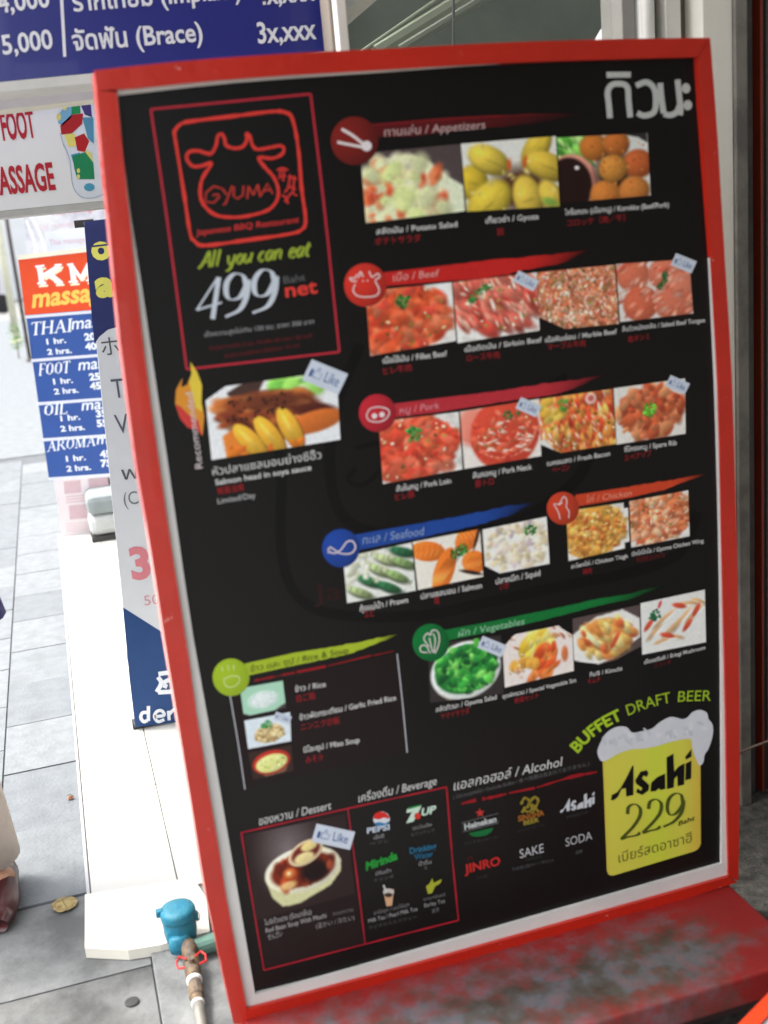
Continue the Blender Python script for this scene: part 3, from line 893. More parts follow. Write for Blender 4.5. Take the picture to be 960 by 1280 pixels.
p.poly([(0, .3), (.35, .06), (.75, .02), (1, .28), (1, .66), (.6, .95), (.28, 1.0), (0, .78)], (232, 230, 222), 2)
p.ell(.5, .5, .42, .4 * p.a, 20, (214, 150, 70), .15)
p.blobs(90, [(226, 180, 90), (214, 130, 60), (236, 210, 130), (200, 90, 50)], .06, inside(.5, .5, .4, .38), 2.2, 50, .6, .5)
p.ell(.3, .5, .2, .045, 55, (240, 226, 170), .4); p.ell(.62, .6, .22, .05, -60, (206, 84, 50), .5); p.noise(.05, 2)
p.place(P, [(117, 244), (499, 165), (511, 436), (129, 548)], cut=lambda u, v: v > .8 + u * .5 and u < .35 or v > 1.1 - .35 * max(0, u - .4) - .02 and u > .6,
        label='food picture of kimchi on an eight-sided plate')
p = Pic(104, 84, (226, 226, 220), 64)
for cx, cy, an, L in ((.2, .62, -40, .2), (.5, .58, -38, .26), (.35, .8, -10, .2), (.9, .2, 30, .16), (.35, .4, -35, .26), (.62, .48, -45, .3), (.75, .2, 10, .2), (.82, .42, -40, .22), (.5, .78, 15, .2)):
    p.ell(cx, cy, L, .05, an, (214, 170, 120), .4); p.ell(cx + .02, cy + .04, L * .9, .02, an, (240, 234, 222), .6)
for cx, cy, an in ((.4, .72, 20), (.12, .45, -50), (.86, .35, -60), (.6, .2, 20), (.72, .6, -50)): p.ell(cx, cy, .14, .05, an, (204, 70, 44), .4)
p.parsley(.22, .3, .09, (24, 90, 50)); p.ell(.3, .1, .03, .08, 20, (206, 60, 60), .5); p.noise(.04, 2)
p.place(P, [(505, 156), (873, 78), (880, 378), (515, 450)], label='food picture of mushroom strips')
cap((500, 740, 4.364), "สลัดกิวมะ / Gyuma Salad", (196, 656), (528, 584), 26, "ヤマイサラダ", (224, 696), (380, 660))
cap((500, 740, 4.364), "ชุดผักรวม / Special Vegetable Set", (560, 582), (962, 490), 22, "野菜セット", (626, 608), (756, 574))
cap((690, 720, 4.571), "กิมจิ / Kimchi", (216, 576), (400, 540), 24, "キムチ", (204, 616), (278, 602))
cap((690, 720, 4.571), "เห็ดออรินจิ / Eringi Mushroom", (528, 504), (876, 418), 22, "エリンギ", (584, 524), (682, 500), (120, 30, 34))
P.at(500, 740, 4.364); like((502, 298), 142, 70, 22)

# rice and soup
Z = (250, 780, 3.556); P.at(*Z)
p = Pic(60, 40, (158, 206, 176), 71); p.ell(.5, .55, .42, .24, 0, (218, 232, 226), .4, .2); p.blobs(60, [(206, 226, 216), (228, 238, 232)], .02, inside(.5, .55, .36, .3), 1.5); p.poly([(0, .9), (.3, 1.1), (0, 1.1)], (30, 24, 24), 1); p.poly([(1.02, .8), (.6, 1.1), (1.02, 1.1)], (60, 54, 54), 1)
p.place(P, [(178, 286), (368, 252), (382, 372), (195, 412)], label='food picture of a plate of white rice')
p = Pic(60, 44, (214, 226, 232), 72); p.ell(.52, .6, .36, .24, 0, (190, 160, 104), .15); p.blobs(110, [(206, 178, 120), (170, 136, 84), (224, 204, 150)], .03, inside(.52, .6, .34, .3), 2.4); p.parsley(.5, .28, .1, (40, 150, 70)); p.parsley(.4, .3, .07, (40, 150, 70)); p.noise(.05, 2)
p.place(P, [(197, 430), (400, 392), (405, 520), (214, 556)], label='food picture of garlic fried rice on a white plate')
p = Pic(60, 44, (46, 30, 26), 73); p.poly([(.2, .5), (.95, .5), (.8, .95), (.3, 1.0)], (120, 80, 60), 2); p.ell(.5, .5, .47, .33, -8, (176, 40, 28), .08); p.ell(.5, .54, .4, .25, -8, (220, 222, 130), .1); p.blobs(20, [(170, 190, 80), (236, 236, 170)], .03, inside(.5, .54, .34, .26)); p.noise(.04, 2)
p.place(P, [(214, 572), (406, 538), (416, 652), (236, 692)], label='food picture of miso soup in a red bowl')
cap(Z, "ข้าว / Rice", (424, 302), (560, 278), 24, "白ご飯", (430, 346), (514, 330))
cap(Z, "ข้าวผัดกระเทียม / Garlic Fried Rice", (444, 428), (872, 338), 24, "ニンニク炒飯", (450, 472), (622, 440))
cap(Z, "มิโซะซุป / Miso Soup", (462, 572), (710, 526), 24, "みそ汁", (472, 618), (550, 604))
P.at(*Z); like((367, 418), 74, 36, 18)

# recommended dish
Z = (210, 440, 4); P.at(*Z)
p = Pic(168, 96, (228, 230, 230), 81)
p.poly([(.28, .0), (.45, .0), (.4, .16), (.2, .2), (.16, .1)], (60, 40, 34), 2)
p.blobs(30, [(150, 214, 90), (110, 190, 70), (200, 232, 160)], .08, inside(.68, .1, .2, .22), 1.2, None, .4)
p.ell(.5, .5, .44, .22, 8, (110, 48, 26), .15, .4)
p.ell(.2, .42, .13, .13, 0, (150, 120, 84), .3)
p.blobs(140, [(176, 92, 40), (140, 60, 28), (196, 120, 60), (100, 40, 24)], .04, lambda x, y: .1 < x < .75 and .22 < y < .55 + .1 * x, 2.2, 10, .6, .5)
p.ell(.82, .5, .2, .06, 10, (70, 26, 20), .4); p.ell(.82, .68, .24, .1, -8, (196, 96, 36), .2, .4)
p.poly([(.1, .7), (.2, .6), (.3, 1.02), (.12, 1.02)], (224, 120, 40), 3)
p.ell(.5, .3, .4, .1, 6, (96, 44, 26), .6)
for cx, cy, an in ((.31, .83, 54), (.46, .78, 60), (.62, .72, 68)):
    p.ell(cx + .01, cy + .02, .205, .082, an, (150, 74, 24), .15); p.ell(cx, cy, .2, .075, an, (226, 166, 46), .1, .25, .1); p.ell(cx - .012, cy - .03, .15, .028, an, (242, 198, 80), .9)
p.blobs(20, [(214, 110, 30), (200, 90, 30)], .03, lambda x, y: y > .86 and .15 < x < .7, 1.5)
p.blobs(40, [(50, 24, 16)], .012, lambda x, y: .15 < x < .6 and .2 < y < .5, 1.5); p.noise(.05, 2)
p.place(P, [(182, 186), (842, 94), (862, 438), (218, 540)], cut=lambda u, v: u < .16 and v < .16 - u * 1.0, label='food picture of grilled salmon head with yellow slices')
like((785, 125), 196, 112, 22)
fill(P, [(112, 50), (145, 100), (170, 165), (168, 250), (182, 320), (172, 420), (140, 385), (100, 380), (60, 330), (36, 260), (40, 190), (72, 130), (66, 175), (95, 165), (118, 110)], (226, 150, 50), 2, 'flame_mark')
fill(P, [(112, 50), (145, 100), (170, 165), (166, 250), (172, 300), (140, 280), (118, 200), (105, 150), (118, 110)], (234, 206, 70), 2.4, 'flame_mark')
fill(P, [(60, 270), (110, 320), (150, 340), (172, 420), (140, 385), (100, 380), (62, 335), (38, 262)], (214, 66, 60), 2.5, 'flame_mark')
text(P, "Recommended", (174, 580), (122, 200), 38, (224, 210, 208), 3.4, up='perp')
text(P, "หัวปลาแซลมอนย่างซีอิ๊ว", (225, 618), (768, 532), 40, (222, 222, 218), 3)
text(P, "Salmon head in soya sauce", (238, 666), (718, 590), 28, (224, 224, 220), 3, bold=.015)
text(P, "鮭醤油煮", (248, 710), (382, 690), 28, (170, 36, 40), 3)
text(P, "Limited/Day", (250, 760), (438, 728), 28, (196, 196, 194), 3)

# dessert / beverage boxes
Z = (280, 980, 3.2); P.at(*Z)
fill(P, [(69, 195), (495, 98), (565, 640), (160, 745)], (34, 22, 22), .8, 'print_block')
p = Pic(150, 104, (36, 24, 24), 91)
g = np.clip(1 - np.hypot((p.x - .4) * 1.2, (p.y - .2)) / .45, 0, 1) * .3
p.im += g[..., None]
p.poly([(.14, .55), (.905, .52), (.89, .68), (.77, .82), (.45, .94), (.28, .93), (.19, .8)], (206, 206, 150), 2)
p.ell(.52, .55, .39, .19, 0, (232, 228, 196), .06, .3)
p.ell(.52, .555, .345, .15, 0, (104, 30, 14), .15)
p.blobs(18, [(170, 60, 26), (90, 24, 12)], .05, inside(.5, .56, .3, .18), 1.5)
p.ell(.64, .6, .17, .11, 0, (20, 8, 8), .4); p.ell(.79, .57, .05, .06, 0, (150, 60, 36), .6)
p.ell(.38, .56, .075, .055, 0, (220, 120, 50), .6); p.ell(.38, .56, .03, .025, 0, (250, 230, 180), .8); p.ell(.36, .70, .11, .045, -3, (224, 176, 110), .5)
p.ell(.57, .36, .19, .10, -14, (214, 190, 150), .08); p.ell(.57, .355, .165, .08, -14, (96, 26, 20), .2)
p.ell(.61, .29, .10, .045, -8, (226, 206, 128), .3); p.ell(.55, .42, .12, .055, -6, (226, 206, 140), .3); p.noise(.04, 2)
p.place(P, [(84, 205), (484, 120), (524, 438), (128, 545)], layer=1.6, label='food picture of red bean soup in a white bowl')
BR = (176, 30, 48)
strokes(P, [[(69, 195), (495, 98), (890, 12)], [(69, 195), (112, 460), (160, 745)], [(160, 745), (565, 640), (938, 545)], [(495, 98), (530, 360), (565, 640)], [(890, 12), (912, 280), (938, 545)]], 5.5, BR, 2.2, 'box_line', rough=.3)
like((437, 211), 158, 74, 12)
text(P, "ของหวาน / Dessert", (140, 166), (428, 100), 32, (222, 222, 218), 3, shear=.15)
text(P, "เครื่องดื่ม / Beverage", (538, 74), (850, 2), 32, (222, 222, 218), 3, shear=.15)
text(P, "โมจิถั่วแดง (ร้อน/เย็น)", (164, 566), (350, 520), 20, (180, 176, 174), 3)
text(P, "Red Bean Soup With Mochi", (168, 596), (410, 534), 19, (186, 182, 180), 3)
text(P, "(温かい / 冷たい)", (368, 578), (522, 542), 17, (150, 146, 144), 3)
text(P, "ぜんざい", (176, 624), (234, 608), 20, (176, 172, 170), 3)
text(P, "ขนมหวาน", (436, 526), (518, 508), 15, (120, 116, 114), 3)
# beverage marks
fill(P, ellipse((630, 140), 33, 30), (222, 226, 230), 2.6, 'logo_disc')
fill(P, [(598, 138), (602, 120), (622, 110), (645, 114), (661, 130), (660, 140), (640, 134), (620, 142)], (216, 44, 40), 3, 'logo_mark')
fill(P, [(600, 156), (620, 152), (645, 158), (662, 148), (655, 164), (630, 171), (608, 166)], (60, 130, 180), 3, 'logo_mark')
text(P, "PEPSI", (572, 198), (662, 182), 21, (205, 218, 232), 3.4, bold=.03, shear=.1)
text(P, "เป๊ปซี่", (600, 222), (640, 214), 14, (170, 170, 170), 3); text(P, "ペプシ", (582, 246), (660, 232), 11, (96, 96, 96), 3)
fill(P, [(732, 100), (790, 86), (782, 106), (758, 150), (728, 158), (752, 112), (730, 116)], (206, 230, 210), 3, 'logo_mark')
fill(P, [(738, 94), (788, 82), (788, 88), (736, 102)], (40, 150, 70), 3.3, 'logo_mark')
text(P, "UP", (788, 128), (846, 114), 28, (206, 232, 214), 3.4, bold=.04, shear=.25)
fill(P, ellipse((774, 128), 13), (216, 56, 40), 3.6, 'logo_disc')
text(P, "เซเว่นอัพ", (756, 184), (832, 168), 14, (150, 150, 150), 3); text(P, "セブンアップ", (748, 210), (842, 190), 11, (100, 100, 100), 3)
text(P, "Mirinda", (568, 346), (694, 300), 32, (40, 160, 60), 3.3, bold=.04, shear=.1)
text(P, "มิรินด้า", (608, 366), (668, 352), 14, (160, 160, 160), 3); text(P, "ミリンダ", (600, 392), (680, 374), 11, (100, 100, 100), 3)
text(P, "Drinking", (744, 280), (850, 258), 24, (44, 116, 150), 3, bold=.02); text(P, "Water", (762, 304), (838, 288), 22, (40, 106, 140), 3.2, bold=.02)
text(P, "น้ำดื่ม", (780, 328), (830, 318), 16, (160, 160, 160), 3); text(P, "水", (800, 342), (814, 340), 12, (110, 110, 110), 3)
fill(P, [(637, 428), (680, 420), (672, 486), (650, 490)], (214, 170, 130), 3, 'cup_mark')
fill(P, ellipse((658, 432), 22, 14), (206, 200, 190), 3.2, 'cup_mark'); fill(P, ellipse((658, 444), 16, 9), (60, 50, 44), 3.4, 'cup_mark')
strokes(P, [[(650, 436), (638, 404)]], 7, (210, 210, 205), 3.6, 'cup_mark')
fill(P, [(808, 410), (822, 398), (834, 376), (838, 396), (872, 380), (866, 396), (844, 410), (832, 436), (816, 440)], (170, 176, 50), 3, 'leaf_mark', label='small yellow-green tea leaf print')
text(P, "ชาไข่มุก / นมไข่มุก", (600, 524), (740, 488), 14, (130, 130, 130), 3); text(P, "Milk Tea / Pearl Milk Tea", (578, 556), (774, 506), 16, (170, 170, 170), 3); text(P, "タピオカミルクティー", (578, 582), (772, 536), 11, (90, 90, 90), 3)
text(P, "ชาบาร์เลย์", (798, 468), (886, 448), 13, (120, 120, 120), 3); text(P, "Barley Tea", (802, 494), (884, 474), 16, (160, 160, 160), 3); text(P, "麦茶", (832, 516), (862, 508), 13, (120, 120, 120), 3)

# alcohol
Z = (540, 930, 4.364); P.at(*Z)
text(P, "แอลกอฮอล์ / Alcohol", (118, 254), (706, 120), 50, (222, 222, 218), 3, shear=.18)
text(P, "( ไม่รวมบุฟเฟ่ต์ / Exclude Buffet / 食べ放題は含まれておりません )", (118, 300), (858, 116), 18, (104, 104, 106), 3)
strokes(P, [[(160, 326), (240, 306)], [(275, 300), (330, 290), (405, 272)], [(420, 268), (560, 240)], [(570, 238), (760, 180), (900, 152)]], 14, (150, 24, 32), 2, 'rule_line', rough=.6)
def star(c, r): return [(c[0] + (r if k % 2 == 0 else r * .42) * math.sin(math.pi * k / 5 - .12), c[1] - (r if k % 2 == 0 else r * .42) * math.cos(math.pi * k / 5 - .12)) for k in range(10)]
fill(P, star((262, 376), 27), (196, 56, 50), 3, 'star_mark')
strokes(P, [[(164, 430), (362, 378), (362, 430), (168, 480)]], 3, (120, 124, 124), 3, 'logo_outline', smooth=False, closed=True)
text(P, "Heineken", (178, 468), (352, 424), 32, (200, 206, 204), 3.2, bold=.035)
fill(P, [(200, 486), (336, 456), (322, 482), (290, 500), (240, 506), (214, 500)], (20, 110, 56), 3, 'logo_mark')
text(P, "ハイネケンビール", (178, 552), (356, 514), 14, (78, 78, 78), 3)
strokes(P, [[(485, 330), (505, 295), (530, 310), (520, 345), (500, 350), (520, 370), (545, 355), (535, 320), (560, 290), (580, 310), (565, 350), (585, 370)], [(490, 375), (510, 345)], [(545, 380), (560, 345), (540, 330)]], 12, (150, 132, 44), 3, 'lion_mark', rough=.4)
text(P, "SINGHA", (470, 424), (612, 388), 30, (168, 104, 40), 3.2, bold=.03)
text(P, "BEER", (500, 444), (584, 424), 24, (158, 140, 50), 3.3, bold=.03)
text(P, "シンハービール", (468, 484), (612, 446), 14, (72, 72, 72), 3)
text(P, "SAKE", (480, 624), (610, 590), 48, (200, 200, 202), 3)
text(P, "ไวน์ขาว", (510, 638), (598, 616), 10, (70, 70, 74), 3)
text(P, "日本酒 (温かい / 冷たい)", (440, 692), (662, 638), 14, (90, 90, 94), 3)
text(P, "SODA", (730, 560), (874, 520), 46, (190, 190, 192), 3)
text(P, "炭酸", (784, 602), (822, 592), 16, (90, 90, 90), 3)
text(P, "JINRO", (178, 706), (374, 658), 46, (196, 44, 40), 3, bold=.03)
strokes(P, [[(196, 640), (200, 620), (216, 618), (222, 636)]], 5, (90, 24, 26), 3, 'logo_mark')
text(P, "ジンロ", (242, 742), (302, 728), 14, (70, 70, 70), 3)

# beer advert
def asahi(fx, col, layer, ctx):
    """heavy slanted brush lettering, drawn once and placed by the mapping fx"""
    P.at(*ctx)
    polys = [[(266, 670), (270, 642), (298, 628), (322, 596), (350, 545), (378, 488), (384, 490), (383, 642), (346, 650), (343, 606), (320, 612), (302, 652), (282, 668)],
             [(392, 566), (420, 520), (452, 512), (462, 528), (452, 548), (436, 540), (428, 556), (466, 590), (462, 618), (430, 642), (396, 628), (404, 606), (422, 620), (430, 606), (398, 584)],
             [(472, 624), (476, 578), (508, 548), (548, 530), (550, 610), (524, 616), (516, 606), (500, 622)],
             [(556, 446), (592, 426), (596, 520), (618, 494), (650, 476), (648, 588), (614, 596), (612, 540), (596, 560), (594, 602), (558, 612)],
             [(656, 478), (686, 462), (684, 556), (654, 566)], [(654, 442), (686, 402), (686, 442), (656, 458)]]
    for k, pl in enumerate(polys):
        fill(P, [fx(*v) for v in pl], col, layer + .1 * k, 'lettering')
ZB = (700, 840, 4.174)
asahi(lambda x, y: (700 + (x - 268) * .447, 375 + (y - 668) * .44), (206, 210, 214), 3, (540, 930, 4.364))
P.at(540, 930, 4.364); text(P, "アサヒビール", (732, 410), (852, 378), 14, (78, 78, 78), 3)
P.at(*ZB)
p = Pic(120, 160, (196, 190, 62), 99)
f = np.exp(-((p.x - .55) / .16) ** 2)[..., None]
p.im = p.im * (1 - f * .45) + np.array((178, 206, 42)) / 255 * f * .45
e = np.clip((p.x - .82) / .18, 0, 1)[..., None] + np.clip((.06 - p.x) / .06, 0, 1)[..., None] * .4
p.im = p.im * (1 - e * .6) + np.array((196, 150, 50)) / 255 * e * .6
def mugcut(u, v):
    r = .08
    for cx, sx in ((r, -1), (1 - r, 1)):
        if (u - cx) * sx > 0 and v > 1 - r * .75:
            if ((u - cx) / r) ** 2 + ((v - (1 - r * .75)) / (r * .75)) ** 2 > 1: return True
    return False
p.place(P, [(222, 430), (732, 320), (735, 925), (246, 1072)], layer=2, name='beer_mug_print', cut=mugcut)
FOAM = [(195, 415), (215, 360), (240, 320), (290, 288), (345, 287), (378, 316), (430, 308), (480, 295), (520, 262), (570, 236), (606, 238), (636, 246), (664, 238), (690, 210), (728, 198), (765, 212), (775, 245), (796, 275), (797, 330),
        (775, 400), (755, 430), (748, 470), (728, 488), (712, 460), (700, 430), (690, 390), (680, 350), (620, 355), (560, 370), (500, 388), (430, 400), (370, 404), (300, 428), (240, 462), (212, 462)]
fill(P, FOAM, (214, 216, 220), 3, 'foam_print', smooth=True)
rr = random.Random(5)
for k in range(34):
    t = rr.random(); cx = 215 + t * 560; cy = 362 - t * 78 + rr.uniform(-24, 26)
    fill(P, ellipse((cx, cy), rr.uniform(8, 26), rr.uniform(6, 16), rr.uniform(0, 90), 8), rr.choice([(204, 207, 212), (222, 223, 226), (198, 202, 208)]), 3.2 + k * .04, 'foam_print')
asahi(lambda x, y: (x, y), (14, 14, 12), 3.8, ZB)
P.at(*ZB)
OL = (78, 88, 30)
strokes(P, [[(352, 742), (358, 705), (390, 690), (418, 712), (415, 755), (380, 810), (322, 870), (350, 862), (400, 852), (418, 838)],
            [(462, 715), (470, 678), (502, 665), (528, 688), (522, 735), (485, 785), (434, 838), (465, 830), (505, 820), (524, 806)],
            [(640, 680), (632, 642), (600, 635), (568, 665), (560, 715), (575, 745), (605, 738), (635, 700), (645, 670), (635, 730), (595, 780), (540, 808)]], 19, OL, 4, 'lettering', nib=(10, 6))
text(P, "Baht", (618, 804), (702, 772), 24, (60, 56, 24), 4, bold=.015, shear=.15)
text(P, "เบียร์สดอาซาฮี", (306, 996), (690, 886), 50, (116, 112, 46), 4)
text(P, "BUFFET", None, None, 58, (172, 204, 44), 3, bold=.03, path=[(92, 424), (160, 350), (235, 292), (328, 244)], up='perp')
text(P, "DRAFT", None, None, 56, (166, 196, 44), 3, path=[(356, 228), (460, 188), (580, 158)], up='perp', shear=.1)
text(P, "BEER", None, None, 56, (166, 196, 44), 3, path=[(614, 156), (690, 152), (786, 150)], shear=.12)

# ================================================================== GROUND, PAVING, STEP
GROUND = mat('weathered_concrete', (150, 150, 148), rough=.85, col2=(110, 110, 108), thr=(.38, .66), scale=3.2, bump=.3, bscale=45)
PAVE = [mat('paving_stone_%d' % i, c, rough=.8, col2=tuple(v * .87 for v in c), thr=(.3, .62), scale=11 + 3 * i, bump=.35, bscale=90) for i, c in enumerate(((114, 119, 122), (108, 113, 117), (119, 123, 126)))]
link('ground', MB().box(-60, 60, -30, 60, -.3, -.012).build('ground_tmp', None).data, GROUND, kind='structure')
bpy.data.objects.remove(bpy.data.objects['ground_tmp'])
# shop-side ground, darker and gritty, right of the board
DGRIT = mat('dark_grit', (88, 86, 80), rough=.9, col2=(40, 39, 37), thr=(.35, .65), scale=28, bump=.6, bscale=120)
MB().box(.98, 6, -2, 2.56, -.012, .0).build('shop_forecourt', DGRIT, kind='structure')
# sidewalk of stone slabs, 0.4 m pitch
walk = link('sidewalk', MB().box(-2.76, .14, 2.70, 30, -.012, -.006).build('x', None).data, mat('paving_joint', (88, 92, 96), rough=.9, var=.2, scale=20), kind='structure')
bpy.data.objects.remove(bpy.data.objects['x'])
rnd = random.Random(2)
ys = [2.715, 3.124, 3.522, 3.91, 4.31, 4.70, 5.11, 5.50, 5.90, 6.30, 6.70, 7.10, 7.5, 7.9, 8.3, 8.7, 9.1]
tile_me = {}
def tile(parent, name, x0, x1, y0, y1, z0, z1, m, g=.004):
    b = MB().box(x0 + g, x1 - g, y0 + g, y1 - g, z0, z1)
    return b.build(name, m, parent)
for ci, (x0, x1) in enumerate(((-.36, .04), (-.76, -.36), (-1.16, -.76))):
    for i in range(len(ys) - 1):
        off = .2 if ci == 1 else 0
        tile(walk, 'paving_tile', x0, x1 if ci else -.10, ys[i] + off, ys[i + 1] + off, -.006, rnd.uniform(.0, .003), PAVE[rnd.randrange(3)], g=.003 if ci else .0028)
# the rest of the far sidewalk as larger runs
for ci in range(1):
    MB().box(-2.7, .13, 9.5, 30, -.006, .001).build('far_paving', PAVE[0], walk)
# screeded concrete in front
CONC = mat('screed_concrete', (116, 118, 118), rough=.85, col2=(84, 86, 86), thr=(.4, .62), scale=4.5, bump=.25, bscale=60)
front = link('footway', MB().box(-3, .0, 2.352, 2.7125, -.012, -.002).build('x', None).data, CONC, kind='structure')
bpy.data.objects.remove(bpy.data.objects['x'])
f2 = link('concrete_apron', MB().box(-3, -.001, -2, 2.348, -.012, -.003).build('x', None).data, mat('screed_dark', (112, 113, 112), rough=.88, col2=(70, 71, 70), thr=(.36, .6), scale=3.5, bump=.3, bscale=60), kind='structure')
bpy.data.objects.remove(bpy.data.objects['x'])
BL = link('concrete_block', MB().box(.003, .97, 1.3, 2.40, -.012, .009).build('x', None, bevel=.004).data, mat('pale_screed', (126, 128, 127), rough=.85, col2=(90, 92, 92), thr=(.4, .62), scale=6, bump=.3, bscale=70), kind='structure')
bpy.data.objects.remove(bpy.data.objects['x'])
# drain plug in the pavement
q = onZ(165, 1253, -.002)
MB().lathe((q.x, q.y, -.002), [(.016, 0), (.016, .003), (.012, .004)], 16).build('drain_plug', mat('drain_dark', (52, 52, 52), rough=.7), label='small dark round drain plug in the concrete below the water meter', cat='drain plug')

# low tiled step beside the shops
ST = .019
step = thing('tiled_step', 'low white tiled step running along the shops behind the menu board', 'step', (.1, 2.5, 0))
WT = [mat('white_floor_tile_%d' % i, c, rough=.35, var=.06, scale=4, bump=.05) for i, c in enumerate(((196, 195, 188), (190, 189, 183), (200, 199, 193)))]
MB().box(-.122, 1.5, 2.46, 6.55, -.006, ST - .006).build('step_core', mat('step_mortar', (150, 148, 142), rough=.9, var=.2, scale=20), step)
xc = [-.12, .098, .40, .70, 1.0]
yc = [2.60, 2.90] + [3.2 + .3 * i for i in range(11)] + [6.55]
for i in range(len(yc) - 1):
    for j in range(4):
        tile(step, 'floor_tile', xc[j], xc[j + 1], yc[i], yc[i + 1], ST - .006, ST + rnd.uniform(0, .0012), WT[rnd.randrange(3)], g=.0022)
MB().box(-.130, -.122, 2.455, 6.55, -.006, ST + .001).build('edge_trim', mat('metal_trim', (168, 168, 170), rough=.5, metal=.3, var=.2, scale=20), step)
# loose ribbed plate laid at the near end
PL = thing('ramp_plate', 'cream ribbed plate with a rounded corner at the near end of the white step', 'plate', (.05, 2.5, ST))
mb = MB()
outl = [(106, 1185), (160, 1187.5), (200, 1181), (262, 1164), (258, 1122), (246, 1104), (232, 1098), (170, 1108), (106, 1118)]
Q = [onZ(x, y, ST + .008) for x, y in outl]
vs = Q + [Vector((v.x, v.y, .0)) for v in Q]
n = len(Q)
me = mesh('plate', vs, [tuple(range(n)), tuple(range(2 * n - 1, n - 1, -1))] + [(i, i + n, (i + 1) % n + n, (i + 1) % n) for i in range(n)])
link('plate', me, mat('cream_plate', (224, 220, 205), rough=.5, var=.08, scale=12), PL)
# ------------------------------------------------------------------ red plinth the board stands on
PZ = .135
plinth = thing('board_plinth', 'low red painted plinth worn through to grey in the middle, under the menu board', 'plinth', (.7, 1.75, 0))
top = worn_red('plinth_paint', (146, 30, 28), (120, 60, 60), .9, rough=.55, coat=.05)
nt = top.node_tree
b = nt.nodes['Principled BSDF']
tc = [x for x in nt.nodes if x.type == 'TEX_COORD'][0]
sp = nt.nodes.new('ShaderNodeSeparateXYZ'); nt.links.new(tc.outputs['Object'], sp.inputs[0])
def mth(op, a, bb=None):
    m_ = nt.nodes.new('ShaderNodeMath'); m_.operation = op
    for i, v in enumerate((a, bb)):
        if v is None: continue
        if isinstance(v, (int, float)): m_.inputs[i].default_value = v
        else: nt.links.new(v, m_.inputs[i])
    return m_.outputs[0]
dy = mth('ABSOLUTE', mth('SUBTRACT', sp.outputs['Y'], 1.735))       # worn band along the middle of the plinth
dx = mth('MAXIMUM', mth('SUBTRACT', sp.outputs['X'], 1.04), 0)
nz = nt.nodes.new('ShaderNodeTexNoise'); nz.inputs['Scale'].default_value = 24; nz.inputs['Detail'].default_value = 12; nz.inputs['Roughness'].default_value = .72
nt.links.new(tc.outputs['Object'], nz.inputs['Vector'])
dd = mth('SUBTRACT', mth('ADD', mth('MULTIPLY', dy, 4.2), mth('MULTIPLY', dx, 4.0)), mth('MULTIPLY', mth('SUBTRACT', nz.outputs['Fac'], .5), 1.7))
rp = nt.nodes.new('ShaderNodeValToRGB'); rp.color_ramp.elements[0].position = .1; rp.color_ramp.elements[0].color = (1, 1, 1, 1); rp.color_ramp.elements[1].position = .75; rp.color_ramp.elements[1].color = (0, 0, 0, 1)
nt.links.new(dd, rp.inputs[0])
n3 = nt.nodes.new('ShaderNodeTexNoise'); n3.inputs['Scale'].default_value = 20; n3.inputs['Detail'].default_value = 8
nt.links.new(tc.outputs['Object'], n3.inputs['Vector'])
cr = nt.nodes.new('ShaderNodeValToRGB')
for pz, cc in ((.32, (70, 62, 54)), (.47, (84, 80, 76)), (.56, (94, 95, 100)), (.68, (112, 96, 100))):
    e = cr.color_ramp.elements.new(pz); e.color = rgb(cc)
cr.color_ramp.elements.remove(cr.color_ramp.elements[0]); cr.color_ramp.elements.remove(cr.color_ramp.elements[-1])
nt.links.new(n3.outputs['Fac'], cr.inputs[0])
mx = nt.nodes.new('ShaderNodeMixRGB'); old = b.inputs['Base Color'].links[0].from_socket
nt.links.new(rp.outputs[0], mx.inputs[0]); nt.links.new(old, mx.inputs[1]); nt.links.new(cr.outputs[0], mx.inputs[2]); nt.links.new(mx.outputs[0], b.inputs['Base Color'])
SLAB = MB(); SLAB.box(.155, 1.245, 1.63, 1.995, PZ - .065, PZ)
SLAB.build('plinth_top', top, plinth, bevel=.006)
MB().box(.2, 1.2, 1.68, 1.99, .012, PZ - .066).build('plinth_base', mat('plinth_dark', (60, 40, 38), rough=.8), plinth)  # dark base recessed under the plinth top

# ------------------------------------------------------------------ water meter and its pipes
BRASS = mat('old_brass', (122, 102, 78), rough=.65, metal=.25, col2=(92, 82, 74), thr=(.4, .6), scale=40, bump=.4)
TEAL = mat('meter_blue', (24, 116, 144), rough=.5, col2=(46, 122, 138), thr=(.35, .6), scale=22, bump=.3)
TEFL = mat('thread_tape', (232, 232, 228), rough=.6)
mt = thing('water_meter', 'blue water meter with a hinged lid on brass pipes left of the board foot', 'water meter', (.09, 2.36, 0))
c = onZ(226, 1165, .05)
cx, cy = c.x, c.y
cx_m, cy_m = cx, cy
BZ = .045
MB().lathe((cx, cy, BZ - .02), [(.030, 0), (.044, .012), (.048, .035), (.048, .075), (.046, .082)], 28).build('meter_body', TEAL, mt, smooth=True)
MB().lathe((cx, cy, BZ + .060), [(.0505, 0), (.0515, .006), (.0515, .022), (.048, .031), (.030, .035), (.001, .036)], 28).build('lid', TEAL, mt, smooth=True)
MB().box(cx - .062, cx - .040, cy - .002, cy + .018, BZ + .072, BZ + .094).build('hinge', TEAL, mt, bevel=.004)
MB().box(cx + .040, cx + .056, cy - .018, cy - .008, BZ + .045, BZ + .075).build('latch', TEAL, mt, bevel=.003)
MB().lathe((cx - .008, cy - .044, BZ - .022), [(.030, 0), (.034, .02), (.030, .045), (.018, .052)], 18, sy=.6).build('spout', TEAL, mt, smooth=True)
MB().tube([(cx + .052 + .008 * math.sin(a), cy - .02, BZ + .06 + .014 * math.cos(a)) for a in np.linspace(0, 6.2, 14)], .0012, 6).build('seal_wire', mat('wire_steel', (130, 130, 130), rough=.4, metal=.8), mt)
